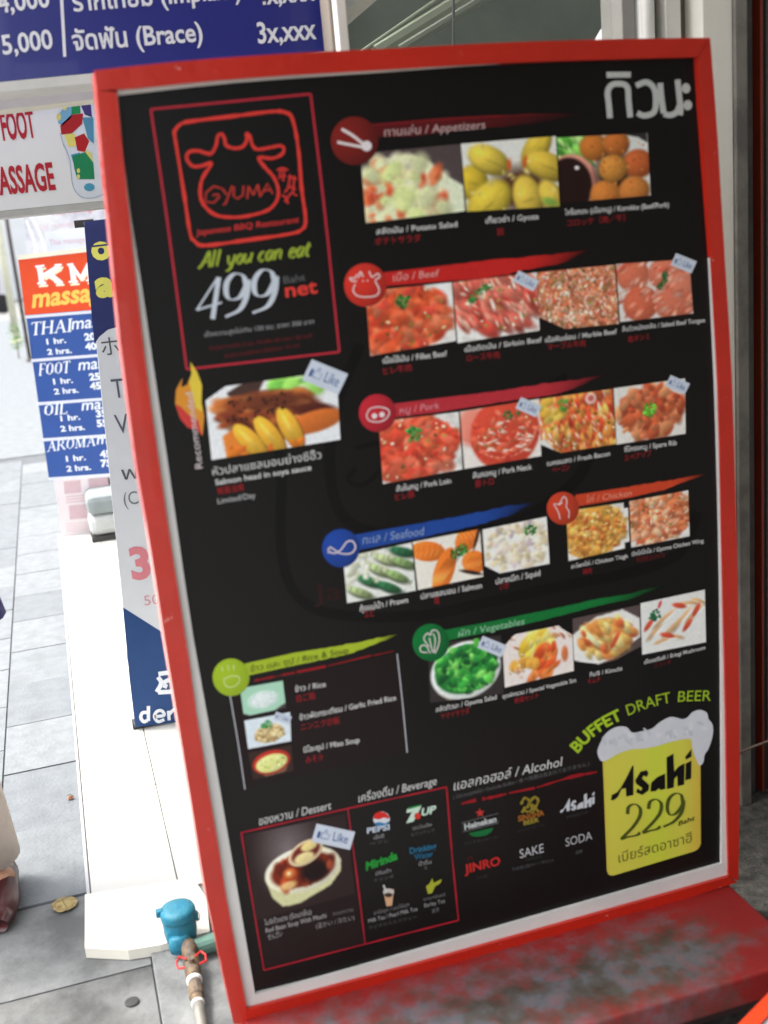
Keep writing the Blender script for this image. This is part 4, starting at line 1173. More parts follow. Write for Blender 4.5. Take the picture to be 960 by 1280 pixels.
MB().tube([(cx, cy + .03, BZ), (cx + .002, cy + .075, BZ + .008), (cx + .002, cy + .09, BZ + .03), (cx + .002, cy + .092, BZ + .045)], [.019, .021, .021, .016], 16).build('inlet_elbow', BRASS, mt, smooth=True)
pp = thing('supply_pipe', 'brass and galvanised pipe run with a red handled valve in front of the blue meter', 'pipe', (.09, 2.2, 0))
a0 = Vector((cx + .012, cy - .046, BZ)); a1 = onZ(252, 1283, .03); 
def al(t): return a0.lerp(a1, t)
prof = [(0, .020), (.06, .023), (.12, .023), (.13, .017), (.2, .018), (.22, .024), (.36, .022), (.46, .020)]
MB().tube([al(t) for t, r in prof], [r for t, r in prof], 18).build('valve_body', BRASS, pp, smooth=True)
MB().tube([al(.46), al(.485)], .0215, 18).build('thread_tape', TEFL, pp, smooth=True)
MB().tube([al(.485), al(.54), al(.55), al(.66), al(.67), al(.735)], [.016, .018, .021, .021, .017, .017], 12).build('brass_union', BRASS, pp)
MB().tube([al(.735), al(.755)], .0175, 18).build('thread_tape', TEFL, pp, smooth=True)
MB().tube([al(.755), al(.85), al(1.0), al(1.3)], [.0155, .0155, .0155, .0155], 16).build('pipe', mat('galvanised', (140, 136, 128), rough=.5, metal=.4, var=.3, scale=30), pp, smooth=True)
k = al(.32)
MB().tube([k, k + Vector((0, 0, .034))], .008, 10).build('valve_stem', BRASS, pp)
hz = k.z + .026
for s in (-1, 1):
    MB().tube([(k.x + s * .012, k.y + .010, hz), (k.x + s * .030, k.y + .020, hz + .002), (k.x + s * .040, k.y + .006, hz), (k.x + s * .038, k.y - .014, hz - .002), (k.x + s * .020, k.y - .020, hz)], .0032, 7).build('valve_handle', mat('handle_red', (190, 40, 36), rough=.4), pp)
g0 = onZ(246, 1192, .02)
MB().tube([(g0.x - .004, g0.y, .035), (g0.x + .075, g0.y + .01, .035)], .021, 14).build('green_pipe', mat('pale_green_plastic', (96, 132, 118), rough=.55, var=.2, scale=20), label='short pale green pipe stub between the blue meter and the red frame', cat='pipe')

# ------------------------------------------------------------------ fallen leaves
def leaf(name, x, y, r, ang, col, label):
    c = onZ(x, y, .004)
    vs, fs = [(0, 0, .012)], []
    n = 22
    lr = random.Random(int(x))
    for k in range(n):
        a = 2 * math.pi * k / n
        q = r * (1 - .25 * (abs(math.sin(a / 2)) ** 9)) * (1 + .05 * lr.uniform(-1, 1)) * (1.0 if k != n // 4 * 3 else 1.0)
        vs.append((q * math.cos(a), q * .95 * math.sin(a), .004 + .003 * math.sin(3 * a) ** 2))
    for k in range(n): fs.append((0, 1 + k, 1 + (k + 1) % n))
    vs = [(c.x + v[0] * math.cos(ang) - v[1] * math.sin(ang), c.y + v[0] * math.sin(ang) + v[1] * math.cos(ang), v[2]) for v in vs]
    t = thing(name, label, 'leaf', (c.x, c.y, 0))
    me = mesh('blade', vs, fs)
    link('blade', me, col, t)
    d = Vector((math.cos(ang - 1.6), math.sin(ang - 1.6), 0))
    MB().tube([c + d * -r * .9 + Vector((0, 0, .012)), c + Vector((0, 0, .0145)), c + d * r * 1.25 + Vector((0, 0, .006))], [.0006, .0012, .0015], 6).build('midrib', mat('leaf_rib', (120, 104, 66)), t)
    for s in (-1, 1):
        for q in (.5, 1.0):
            dd = Vector((math.cos(ang - 1.6 + s * q + math.pi), math.sin(ang - 1.6 + s * q + math.pi), 0))
            MB().tube([c + Vector((0, 0, .0135)), c + dd * r * .85 + Vector((0, 0, .011))], .0006, 5).build('vein', mat('leaf_rib', (120, 104, 66)), t)
leaf('fallen_leaf', 79, 1131, .036, .3, mat('dry_leaf', (168, 150, 96), rough=.75, col2=(120, 98, 56), thr=(.4, .6), scale=40, bump=.4), 'round dry yellow-brown leaf lying on the paving left of the white step')
leaf('fallen_leaf', 88, 998, .010, 1.3, mat('brown_leaf', (150, 96, 60), rough=.8), 'tiny brown leaf fragment against the metal edge of the white step')

# ================================================================== SIGNS BEHIND THE BOARD
def board_box(name, label, cat, quad, Y, th, face, frame=None, group=None):
    t = thing(name, label, cat, tuple(onY(*quad[3], Y)), group)
    f = prism('sign_face', quad, Y, Y + th, face, t)
    return t, f
NAVY = mat('sign_navy', (40, 44, 122), rough=.3, var=.1, scale=2, coat=.2)
t, f = board_box('dental_sign', 'dark blue overhead dental price sign with white Thai lettering, top left', 'sign', [(-420, -160), (416, -190), (416.5, 62.5), (-420, 142)], 2.62, .10, NAVY)
S = Panel(2.62, f)
WS = (222, 222, 226)
text(S, "5,000", (4, 68), (67, 60), 24, WS, 3, bold=.02)
text(S, "4,000", (-2, 16), (63, 8), 24, WS, 3, bold=.02)
strokes(S, [[(72, -90), (81, 71)]], 4, WS, 2, 'divider_line')
text(S, "จัดฟัน (Brace)", (92, 63), (254, 51), 24, WS, 3, bold=.02)
text(S, "รากเทียม (Implant)", (92, 14), (302, -3), 24, WS, 3, bold=.02)
text(S, "3x,xxx", (323, 54), (396, 48), 26, WS, 3, bold=.02)
text(S, "4x,xxx", (321, 6), (394, 0), 26, WS, 3, bold=.02)
prism('edge_strip', [(-420, 142.5), (416.5, 63), (416.8, 73), (-420, 158)], 2.60, 2.74, mat('grey_strip', (206, 204, 198), rough=.5), t)
# beam under it
prism('awning_beam', [(-420, 163), (430, 74), (430, 88), (-420, 186)], 2.9, 3.0, mat('cream_beam', (222, 218, 200), rough=.6, var=.1), label='cream horizontal awning beam below the blue dental sign', cat='beam')

t, f = board_box('foot_massage_sign', 'white light box sign reading FOOT MASSAGE in red beside a coloured foot sole print', 'sign', [(-230, 142), (170, 113), (177, 246), (-230, 287)], 3.2, .16, mat('lightbox_white', (226, 227, 226), rough=.35, var=.05, scale=3))
prism('housing_edge', [(-236, 288), (180, 246), (180.5, 254), (-236, 297)], 3.19, 3.37, mat('housing_grey', (176, 176, 170), rough=.5), t)
prism('housing_edge', [(-236, 118), (180, 92), (180.5, 116), (-236, 143)], 3.19, 3.37, mat('housing_shade', (170, 174, 182), rough=.5), t)
S = Panel(3.2, f)
RT = (176, 36, 50)
S.at(0, 0, 3)
text(S, "FOOT", (12, 524), (136, 512), 104, RT, 3, bold=.03)
text(S, "MASSAGE", (-40, 732), (210, 708), 100, RT, 3, bold=.03)
fill(S, [(222, 470), (214, 430), (232, 395), (260, 388), (330, 384), (400, 380), (420, 500), (410, 640), (380, 735), (330, 742), (290, 725), (268, 650), (250, 590), (240, 520)], (214, 220, 226), 1, 'foot_print', smooth=True)
for pts, c_ in (([(218, 432), (240, 402), (268, 398), (268, 440), (235, 470), (218, 462)], (120, 170, 200)), ([(226, 470), (268, 430), (312, 425), (308, 465), (270, 500), (230, 505)], (170, 34, 40)),
                ([(262, 392), (300, 390), (302, 425), (266, 430)], (30, 140, 80)), ([(302, 392), (340, 388), (345, 440), (318, 430)], (70, 60, 120)), ([(308, 440), (350, 440), (352, 540), (330, 520)], (80, 140, 170)),
                ([(240, 505), (280, 500), (285, 548), (258, 552)], (220, 210, 110)), ([(280, 515), (315, 500), (335, 530), (318, 570), (290, 565)], (176, 30, 36)), ([(318, 560), (345, 575), (350, 620), (330, 600)], (214, 206, 120)),
                ([(272, 585), (320, 570), (350, 610), (355, 672), (290, 672), (278, 630)], (30, 130, 84)), ([(266, 580), (300, 572), (302, 600), (276, 615)], (60, 140, 176)), ([(318, 565), (350, 620), (352, 650)], (170, 40, 46)),
                (ellipse((335, 702), 20, 15), (70, 150, 176)), (ellipse((220, 438), 9, 14), (214, 206, 120)), (ellipse((242, 402), 9, 12), (220, 214, 130)), (ellipse((294, 640), 6, 9), (214, 206, 120)), (ellipse((294, 662), 6, 9), (214, 206, 120))):
    fill(S, pts, c_, 2 + .05 * len(pts), 'zone_print')
strokes(S, [[(238, 540), (262, 600), (272, 690), (300, 735), (345, 742), (400, 725)], [(226, 500), (240, 550)]], 3, (150, 170, 190), 3, 'outline_print')

# KM massage banner
t, f = board_box('massage_banner', 'orange and blue standing banner listing Thai, foot, oil and aroma massage prices', 'banner', [(23, 325), (160, 309), (176, 590), (61, 598)], 5.9, .012, mat('banner_blue', (34, 74, 148), rough=.5, var=.12, scale=3))
S = Panel(5.9, f)
S.at(0, 0, 1)
fill(S, [(22.5, 324), (160, 308), (164.5, 383.5), (31.5, 394)], (214, 76, 40), 1, 'orange_field')
prism('top_rail', [(21, 319), (160, 304), (160.3, 309), (21.6, 325)], 5.89, 5.92, mat('cream_beam', (222, 218, 200)), t)
for a, b_ in (((31.5, 394.5), (164.5, 384)), ((38.5, 449), (168, 439)), ((46.5, 503), (172, 494)), ((53.5, 548), (174, 540)), ((60.5, 597), (176.5, 589))):
    fill(S, [a, b_, (b_[0] + .3, b_[1] + 3.6), (a[0] + .5, a[1] + 3.8)], (206, 210, 226), 1.5, 'divider_line')
def slab_letters(S, segs, w, col, layer): strokes(S, segs, w, col, layer, 'lettering', smooth=False)
S.at(0, 240, 4)
# K and M as slab capitals with a cream drop block
for dx_, dy_, c_, ly in ((8, 14, (232, 226, 200), 2), (0, 0, (238, 236, 240), 3)):
    Kp = [[(196 + dx_, 372 + dy_), (206 + dx_, 452 + dy_)], [(176 + dx_, 374 + dy_), (222 + dx_, 368 + dy_)], [(186 + dx_, 458 + dy_), (232 + dx_, 454 + dy_)], [(298 + dx_, 368 + dy_), (215 + dx_, 420 + dy_)], [(240 + dx_, 404 + dy_), (300 + dx_, 450 + dy_)], [(272 + dx_, 366 + dy_), (308 + dx_, 364 + dy_)], [(272 + dx_, 452 + dy_), (314 + dx_, 450 + dy_)]]
    Mp = [[(356 + dx_, 362 + dy_), (366 + dx_, 446 + dy_)], [(356 + dx_, 362 + dy_), (404 + dx_, 430 + dy_)], [(404 + dx_, 430 + dy_), (442 + dx_, 356 + dy_)], [(442 + dx_, 356 + dy_), (450 + dx_, 440 + dy_)], [(336 + dx_, 364 + dy_), (366 + dx_, 360 + dy_)], [(344 + dx_, 450 + dy_), (390 + dx_, 446 + dy_)], [(430 + dx_, 442 + dy_), (480 + dx_, 438 + dy_)]]
    strokes(S, Kp[:1] + Kp[3:5] + Mp[:1] + Mp[3:4], 22, c_, ly, 'letter_stroke', smooth=False)
    strokes(S, Mp[1:3], 15, c_, ly + .1, 'letter_stroke', smooth=False)
    strokes(S, Kp[1:3] + Kp[5:] + Mp[4:], 10, c_, ly + .2, 'letter_stroke', smooth=False)
text(S, "massage", (160, 577), (560, 534), 92, (232, 190, 90), 3, bold=.03, shear=.25)
def serif_caps(S, word, x, y, dx, dy, H, col, w):
    AL = {'T': (.72, [[(.36, 0), (.36, 1)]], [[(.05, 1), (.67, 1)], [(.22, 0), (.5, 0)], [(.05, 1), (.04, .84)], [(.67, 1), (.68, .84)]]),
          'H': (.9, [[(.16, 0), (.16, 1)], [(.72, 0), (.72, 1)]], [[(.16, .52), (.72, .52)], [(.04, 0), (.28, 0)], [(.04, 1), (.28, 1)], [(.6, 0), (.84, 0)], [(.6, 1), (.84, 1)]]),
          'A': (.88, [[(.42, 1), (.74, 0)]], [[(.42, 1), (.14, 0)], [(.24, .36), (.6, .36)], [(.02, 0), (.26, 0)], [(.62, 0), (.88, 0)]]),
          'I': (.42, [[(.2, 0), (.2, 1)]], [[(.06, 0), (.34, 0)], [(.06, 1), (.34, 1)]]),
          'F': (.68, [[(.16, 0), (.16, 1)]], [[(.04, 1), (.6, 1)], [(.16, .54), (.48, .54)], [(.04, 0), (.32, 0)], [(.6, 1), (.61, .82)]]),
          'O': (.86, [[(.14, .5), (.16, .3), (.22, .14)], [(.14, .5), (.16, .7), (.22, .86)], [(.7, .5), (.68, .3), (.62, .14)], [(.7, .5), (.68, .7), (.62, .86)]], [[(.22, .14), (.42, 0), (.62, .14)], [(.22, .86), (.42, 1), (.62, .86)]]),
          'L': (.66, [[(.16, 0), (.16, 1)]], [[(.04, 0), (.6, 0)], [(.04, 1), (.3, 1)], [(.6, 0), (.62, .2)]]),
          'R': (.84, [[(.16, 0), (.16, 1)], [(.42, .5), (.76, 0)], [(.56, .62), (.56, .88)]], [[(.04, 1), (.42, 1), (.56, .88)], [(.16, .5), (.42, .5), (.56, .62)], [(.04, 0), (.3, 0)], [(.68, 0), (.86, 0)]]),
          'M': (1.06, [[(.2, 1), (.5, 0)], [(.84, 0), (.84, 1)]], [[(.16, 0), (.16, 1)], [(.5, 0), (.84, 1)], [(.02, 0), (.28, 0)], [(.72, 0), (.98, 0)], [(.04, 1), (.2, 1)], [(.84, 1), (.96, 1)]])}
    th, tn = [], []
    for ch in word:
        ad, A, B = AL[ch]
        f_ = lambda q: (x + dx * q[0] + .08 * H * q[1], y + dy * q[0] - H * q[1])
        strokes(S, [[f_(q) for q in L] for L in A], w, col, 3, 'lettering', smooth=False)
        strokes(S, [[f_(q) for q in L] for L in B], w * .42, col, 3.3, 'lettering', smooth=False)
        x += dx * ad; y += dy * ad
BW = (222, 228, 240)
serif_caps(S, "THAI", 152, 716, 72, -7, 62, BW, 11)
text(S, "massage", (358, 688), (640, 660), 62, BW, 3, bold=.01, shear=.25)
def price(l1, l2, p1, p2, y1, y2, x1, x2, xp):
    text(S, l1, (x1, y1), (x1 + 98, y1 - 9), 28, BW, 3, bold=.03); text(S, l2, (x2, y2), (x2 + 122, y2 - 10), 28, BW, 3, bold=.03)
    text(S, p1, (xp, y1 - 20), (xp + 84, y1 - 27), 34, BW, 3, bold=.04); text(S, p2, (xp + 4, y2 - 24), (xp + 88, y2 - 31), 34, BW, 3, bold=.04)
price("1 hr.", "2 hrs.", "200", "400", 762, 814, 234, 238, 424)
serif_caps(S, "FOOT", 192, 918, 50, -5, 58, BW, 9)
text(S, "massage", (392, 892), (660, 868), 58, BW, 3, bold=.01, shear=.25)
price("1 hr.", "2 hrs.", "250", "450", 962, 1012, 268, 272, 448)
S.at(0, 440, 4)
serif_caps(S, "OIL", 216, 318, 62, -6, 54, BW, 10)
text(S, "massage", (408, 292), (680, 270), 54, BW, 3, bold=.01, shear=.25)
price("1 hr.", "2 hrs.", "350", "550", 346, 398, 304, 304, 482)
serif_caps(S, "AROMA", 234, 498, 54, -7, 50, BW, 8)
text(S, "massage", (484, 462), (740, 440), 50, BW, 3, bold=.01, shear=.25)
price("1 hr.", "2 hrs.", "450", "750", 548, 598, 332, 334, 502)
MB().tube([tuple(onY(100, 330, 5.94)), tuple(Vector((onY(100, 330, 5.94).x, 5.94, .03)))], .008, 8).build('stand_pole', mat('stand_black', (40, 38, 38), rough=.5), t)
# paler banners behind
t, f = board_box('paper_banner', 'small white banner with faded pink lettering just above the orange banner', 'banner', [(56, 290), (105, 283.5), (112, 330), (60, 335)], 6.3, .012, mat('banner_pale', (226, 228, 232), rough=.6, var=.06, scale=4))
S = Panel(6.3, f); S.at(0, 260, 8)
text(S, "Thai massage", (500, 375), (850, 340), 60, (222, 186, 190), 2)
t, f = board_box('cloth_banner', 'tall creased white banner with pink headings hanging behind the orange banner', 'banner', [(29, 262), (180, 246), (190, 340), (36, 345)], 7.2, .012, mat('banner_cloth', (216, 216, 222), rough=.7, col2=(178, 178, 190), thr=(.35, .55), scale=6))
S = Panel(7.2, f); S.at(0, 260, 8)
text(S, "Thai massage", (505, 78), (960, 22), 62, (206, 130, 134), 2, bold=.01)
text(S, "Oil massage", (400, 225), (760, 170), 56, (214, 190, 196), 2)
strokes(S, [[(300, 60), (400, 260), (470, 470)], [(260, 120), (340, 330), (360, 480)]], 26, (240, 240, 244), 1.5, 'fold_highlight')  # paler strokes paint the light along the cloth's folds
# price poster under the orange banner
t, f = board_box('price_poster', 'pale poster with small pink panels leaning at the step end under the blue banner', 'poster', [(66, 590), (190, 578), (196, 660), (78, 673)], 6.5, .015, mat('poster_pink', (226, 214, 214), rough=.6, var=.05, scale=4))
S = Panel(6.5, f); S.at(0, 440, 4)
for x_, y_, w_, h_ in ((318, 640, 84, 62), (440, 625, 108, 52), (344, 760, 88, 70), (540, 620, 90, 50)):
    fill(S, [(x_, y_ + 8), (x_ + w_, y_), (x_ + w_ + 6, y_ + h_), (x_ + 6, y_ + h_ + 8)], (206, 176, 180), 2, 'photo_panel')
for k in range(3): fill(S, [(330, 722 + 14 * k), (560, 700 + 14 * k), (561, 705 + 14 * k), (331, 727 + 14 * k)], (214, 172, 176), 2, 'text_line')
for k in range(4): fill(S, [(330, 858 + 12 * k), (436, 850 + 12 * k), (436, 855 + 12 * k), (331, 863 + 12 * k)], (222, 196, 198), 2, 'text_line')

# dental roll-up banner
RB = 3.62
t, f = board_box('dental_banner', 'tall roll-up banner, navy with yellow letters above, white middle, navy foot reading den', 'banner', [(105, 277), (230, 262), (330, 890), (169, 909)], RB, .01, mat('rollup_white', (214, 217, 221), rough=.45, var=.06, scale=3))
S = Panel(RB, f); S.at(0, 0, 1)
NV = (44, 52, 104)
fill(S, [(105, 277), (230, 262), (262, 398), (150, 408), (135, 412), (124, 421), (118, 430), (115, 400), (110, 340)], NV, 1, 'navy_field')
fill(S, [(153.5, 759), (215, 798), (300, 850), (320, 891), (169, 909), (162, 850)], (36, 70, 122), 1, 'navy_field')
S.at(0, 240, 4)
text(S, "o", (462, 338), (560, 326), 118, (226, 222, 110), 3, bold=.05)
strokes(S, [[(460, 272), (548, 262)]], 9, NV, 3.6, 'cut_line')
text(S, "a", (482, 524), (580, 512), 128, (226, 222, 110), 3, bold=.05)
text(S, "ホ", (512, 816), (600, 806), 76, (90, 92, 96), 3)
S.at(0, 440, 4)
text(S, "T", (566, 232), (628, 226), 98, (90, 96, 110), 3)
text(S, "V", (582, 410), (650, 402), 98, (90, 96, 110), 3)
text(S, "ฟ", (612, 640), (700, 632), 66, (90, 92, 98), 3)
text(S, "(C", (622, 768), (694, 758), 66, (120, 124, 130), 3)
S.at(0, 660, 4)
text(S, "3", (662, 254), (760, 244), 152, (214, 130, 138), 3, bold=.04)
text(S, "50", (724, 388), (800, 380), 50, (214, 150, 160), 3)
strokes(S, [[(792, 730), (835, 724), (862, 722)], [(790, 745), (806, 775), (784, 820)], [(790, 822), (862, 818)], [(815, 775), (845, 760), (862, 770)], [(822, 800), (830, 780)]], 22, (228, 232, 238), 3, 'lettering')
strokes(S, [[(742, 890), (742, 965)], [(735, 922), (712, 925), (704, 948), (718, 968), (738, 962)]], 17, (228, 232, 238), 3, 'lettering')
strokes(S, [[(772, 944), (820, 936), (808, 914), (784, 918), (772, 944), (790, 968), (822, 958)], [(846, 962), (842, 914)], [(846, 932), (870, 908), (892, 916), (898, 958)], ], 16, (228, 232, 238), 3, 'lettering')
q0, q1 = onY(167, 905, RB), onY(300, 893, RB)
MB().box(q0.x - .004, q0.x + .85, RB + .012, RB + .06, ST, ST + .02).build('base_foot', mat('stand_black', (40, 38, 38)), t)
q0 = onY(97, 283, RB)
MB().box(q0.x - .008, q0.x + .05, RB + .012, RB + .03, q0.z - .004, q0.z + .018).build('top_clip', mat('stand_black', (40, 38, 38)), t)
MB().tube([(q0.x + .35, RB + .03, ST), (q0.x + .35, RB + .03, q0.z)], .012, 8).build('rear_pole', mat('housing_grey', (176, 176, 170)), t)

# folded cushion stack at the step end
q = onZ(128, 662, ST)
cs = thing('cushion_stool', 'grey upholstered stool with a rounded cushion on dark feet at the far step end', 'stool', (q.x + .06, 6.42, ST))
for (nm, z0, z1, w_, mm) in (('seat_cushion', .24, .42, .20, (132, 140, 140)), ('stool_body', .05, .24, .19, (176, 178, 176))):
    MB().box(q.x - .07, q.x + .34, 6.25, 6.55, z0 * .62 + ST, z1 * .62 + ST).build(nm, mat(nm + '_cloth', mm, rough=.8, var=.15, scale=12), cs, bevel=.035)
MB().box(q.x - .07, q.x + .34, 6.24, 6.5, ST + .002, ST + .032).build('feet', mat('stand_black', (40, 38, 38)), cs)
# green sprig beside
def shrub(name, label, c, r, h, n, cols, trunk=True, seed=1):
    t = thing(name, label, 'plant', tuple(c))
    rg = random.Random(seed)
    vs, fs = [], []
    for i in range(n):
        a, b_ = rg.uniform(0, 6.28), rg.uniform(0, 1) ** .5
        z = rg.uniform(.25, 1) * h
        rr_ = r * (1 - abs(z / h - .6)) * b_ * rg.uniform(.7, 1.2)
        p = Vector((c[0] + rr_ * math.cos(a), c[1] + rr_ * math.sin(a), c[2] + z))
        L = r * rg.uniform(.12, .26)
        d = Vector((rg.uniform(-1, 1), rg.uniform(-1, 1), rg.uniform(-.4, 1))).normalized()
        w_ = d.cross(Vector((rg.uniform(-1, 1), rg.uniform(-1, 1), rg.uniform(-1, 1)))).normalized() * L * .35
        k = len(vs)
        vs += [p - d * L, p + w_, p + d * L, p - w_]
        fs.append((k, k + 1, k + 2, k + 3))
    link('foliage', mesh('foliage', vs, fs), mat('leaf_green', cols, rough=.6, var=.5, scale=30), t)
    MB().tube([c, c + Vector((.01, 0, h * .6))], [r * .08, r * .03], 7).build('trunk', mat('bark', (90, 76, 60), rough=.9), t)
    return t
shrub('potted_plant', 'small green sprig beside the grey stool', onY(141, 640, 6.7) - Vector((0, 0, .1)), .07, .26, 60, (110, 150, 70), seed=3)
shrub('shrub', 'green leafy shrub at the foot of the far pale post', onZ(24, 448, 0) , .13, .55, 160, (84, 130, 60), seed=5)

# far street: posts, scooter, pale buildings
for x_, top_y, bot, r_, c_, lb in ((7, 268, (20, 428), .065, (206, 204, 180), 'thick pale yellow post rising at the far kerb'), (15, 268, (36, 452), .028, (70, 62, 58), 'thin dark pole just right of the thick pale post')):
    b0 = onZ(bot[0] + 2, bot[1], 0)
    t = thing('street_post', lb, 'post', tuple(b0))
    MB().tube([b0, b0 + Vector((0, 0, 3.2))], r_, 14).build('shaft', mat('post_%d' % x_, c_, rough=.6, var=.2, scale=8), t, smooth=True)
    MB().lathe(tuple(b0), [(r_ * 2, 0), (r_ * 2, .03), (r_ * 1.2, .05)], 14).build('base_plate', mat('post_%d' % x_, c_), t)
sc = thing('parked_scooter', 'red and dark blue scooter parked far off at the left edge', 'scooter', (-.8, 19, 0))
o = Vector((onZ(0, 392, 0).x - .45, onZ(0, 392, 0).y, 0))
for s in (-.55, .55): MB().tube([o + Vector((s, -.05, .26)), o + Vector((s, .05, .26))], .26, 18).build('wheel', mat('tyre', (34, 34, 36), rough=.8), sc)
MB().tube([o + Vector((-.6, 0, .45)), o + Vector((-.2, 0, .62)), o + Vector((.1, 0, .42)), o + Vector((.4, 0, .45)), o + Vector((.5, 0, .9))], [.14, .16, .1, .12, .07], 10).build('body', mat('scooter_red', (190, 40, 44), rough=.3), sc, smooth=True)
MB().tube([o + Vector((-.55, 0, .75)), o + Vector((-.05, 0, .76))], [.09, .11], 10).build('saddle', mat('saddle_navy', (40, 40, 80), rough=.6), sc, smooth=True)
MB().tube([o + Vector((.45, -.3, .98)), o + Vector((.45, .3, .98))], .02, 8).build('handlebar', mat('tyre', (34, 34, 36)), sc)
def building(label, x0, x1, y0, y1, h, col, face, seed):
    t = thing('building', label, 'building', ((x0 + x1) / 2, y0, 0))
    MB().box(x0, x1, y0, y1, 0, h).build('wall', mat('wall_%d' % seed, col, rough=.8, var=.1, scale=1), t)
    rg = random.Random(seed)
    gl = mat('far_glass', (90, 100, 110), rough=.15)
    z = 3.2
    while z + 1.6 < h:
        if face == 'x':
            y = y0 + 1
            while y + 1.4 < y1:
                MB().box(x1 - .05, x1 + .03, y, y + 1.3, z, z + 1.5).build('window', gl, t); y += 2.6
        else:
            x = x0 + .8
            while x + 1.4 < x1:
                MB().box(x, x + 1.3, y0 - .03, y0 + .05, z, z + 1.5).build('window', gl, t); x += 2.6
        z += 3.1
    MB().box(x0 - .1, x1 + .1, y0 - .1, y1 + .1, h, h + .3).build('parapet', mat('wall_%d' % seed, col), t)
    return t
building('pale cream building across the street, seen at the far left', -22, -12, 14, 30, 9, (222, 216, 200), 'x', 1)
building('pale grey building closing the far end of the street', -11, 6, 42, 50, 9, (214, 216, 218), 'y', 2)

# ================================================================== SHOPFRONT BEHIND AND RIGHT OF THE BOARD
FY = 2.42
front_t = thing('shop_entrance', 'shop entrance wall behind the board with glass, white posts and a grey pillar', 'shop entrance', (1.3, FY, 0))
def X_(px, Y=FY, py=20): return onY(px, py, Y).x
WP = mat('white_post_paint', (230, 228, 218), rough=.5, var=.12, scale=6)
def post(name, a, b_, z0, z1, m, y0=0.0, y1=.1, label=None):
    return MB().box(X_(a), X_(b_), FY + y0, FY + y1, z0, z1).build(name, m, front_t, bevel=.003, label=label)
HT = 3.1
post('post', 416.5, 420.5, 0, HT, mat('post_taupe', (132, 122, 112), rough=.7), .03, .1)  # narrow grey-brown post left of the window frame
post('window_frame', 421, 434, 0, HT, WP, 0, .1)
zb = onY(600, 62, FY + .05).z
# window: sill, pane, interior
MB().box(X_(434.2), X_(777), FY + .01, FY + .09, zb - .10, zb - .012).build('sill', mat('sill_brown', (122, 116, 84), rough=.8, var=.3, scale=20), front_t)
MB().box(X_(434.2), X_(777), FY + .02, FY + .09, .0, zb - .11).build('apron_wall', WP, front_t)
gm = bpy.data.materials.new('shop_glass'); gm.use_nodes = True
b = gm.node_tree.nodes['Principled BSDF']
b.inputs['Base Color'].default_value = rgb((150, 160, 150)); b.inputs['Roughness'].default_value = .05
b.inputs['Alpha'].default_value = .16
MB().box(X_(434), 2.9, FY + .1, FY + .9, HT, HT + .05).build('interior_ceiling', mat('ceiling_grey', (120, 122, 116), rough=.8), front_t)
pane = MB().box(X_(434.4), X_(776.8), FY + .045, FY + .05, zb - .012, HT).build('pane', gm, front_t)
MB().box(X_(400), 2.9, FY + .9, FY + .95, 0, HT).build('interior_wall', mat('interior_greygreen', (88, 98, 84), rough=.8, col2=(58, 68, 60), thr=(.35, .65), scale=2.2), front_t)
BARM = mat('reflection_pale', (120, 128, 106), rough=.6, var=.15, scale=8)  # bars behind the pane stand in for reflections in the glass
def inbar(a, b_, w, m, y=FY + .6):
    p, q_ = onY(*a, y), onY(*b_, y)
    MB().tube([p, q_], w, 8).build('reflection_bar', m, front_t)
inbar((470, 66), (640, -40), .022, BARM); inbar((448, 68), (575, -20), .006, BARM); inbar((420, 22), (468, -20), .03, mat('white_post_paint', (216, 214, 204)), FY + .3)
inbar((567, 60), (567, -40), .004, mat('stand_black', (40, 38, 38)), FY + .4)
inbar((500, 62), (700, -60), .012, mat('reflection_dark', (92, 98, 84), rough=.6), FY + .5)
# white bag corner in the window
q = onY(770, 44, FY + .14)
bm_ = MB().lathe((q.x + .01, FY + .16, q.z - .08), [(.02, 0), (.05, .03), (.055, .07), (.035, .10), (.01, .11)], 16)
bm_.build('paper_lantern', mat('bag_white', (236, 236, 238), rough=.5), label='rounded white paper lantern at the lower right corner of the shop window', cat='lantern', smooth=True)
post('window_frame', 777.3, 794, 0, HT, mat('grey_frame', (160, 158, 152), rough=.5), .0, .1)
MB().tube([(X_(808.5), FY + .02, 0), (X_(808.5), FY + .02, HT)], (X_(822) - X_(795)) / 2, 20).build('round_post', mat('bright_post', (228, 227, 220), rough=.35), front_t, smooth=True)
post('post', 822.4, 832, 0, HT, mat('gap_dark', (84, 80, 74), rough=.8), .04, .1)
post('post', 832.2, 851.5, 0, HT, WP, .0, .1)
post('post', 851.8, 865.5, 0, HT, mat('post_brown', (96, 84, 76), rough=.6), .03, .1)
post('wall_strip', 865.8, 903, 0, HT, mat('offwhite_wall', (236, 232, 220), rough=.6, var=.08, scale=4), -.04, .1)
PG = mat('grey_pillar', (122, 118, 110), rough=.8, col2=(96, 92, 86), thr=(.4, .6), scale=7, bump=.2)
post('pillar', 903.2, 918.5, 0, HT, PG, -.05, .1)
DKM = mat('door_dark', (46, 44, 42), rough=.45, var=.2, scale=5)
post('door_jamb', 918.8, 941, 0, HT, mat('jamb_grey', (74, 72, 66), rough=.5, col2=(52, 50, 50), thr=(.4, .6), scale=6), -.0, .12)
post('door_gap', 941.3, 947, 0, HT, mat('near_black', (14, 14, 15), rough=.5), .02, .1)  # near-black strip paints the dark gap beside the jamb
post('orange_trim', 947.3, 951, 0, HT, mat('orange_trim', (128, 44, 20), rough=.5, var=.2), -.01, .1)
post('door_leaf', 951.2, 1100, 0, HT, DKM, .0, .08)
post('door_panel', 956, 975, .15, HT - .2, mat('door_greenish', (74, 74, 66), rough=.4), -.006, .0)
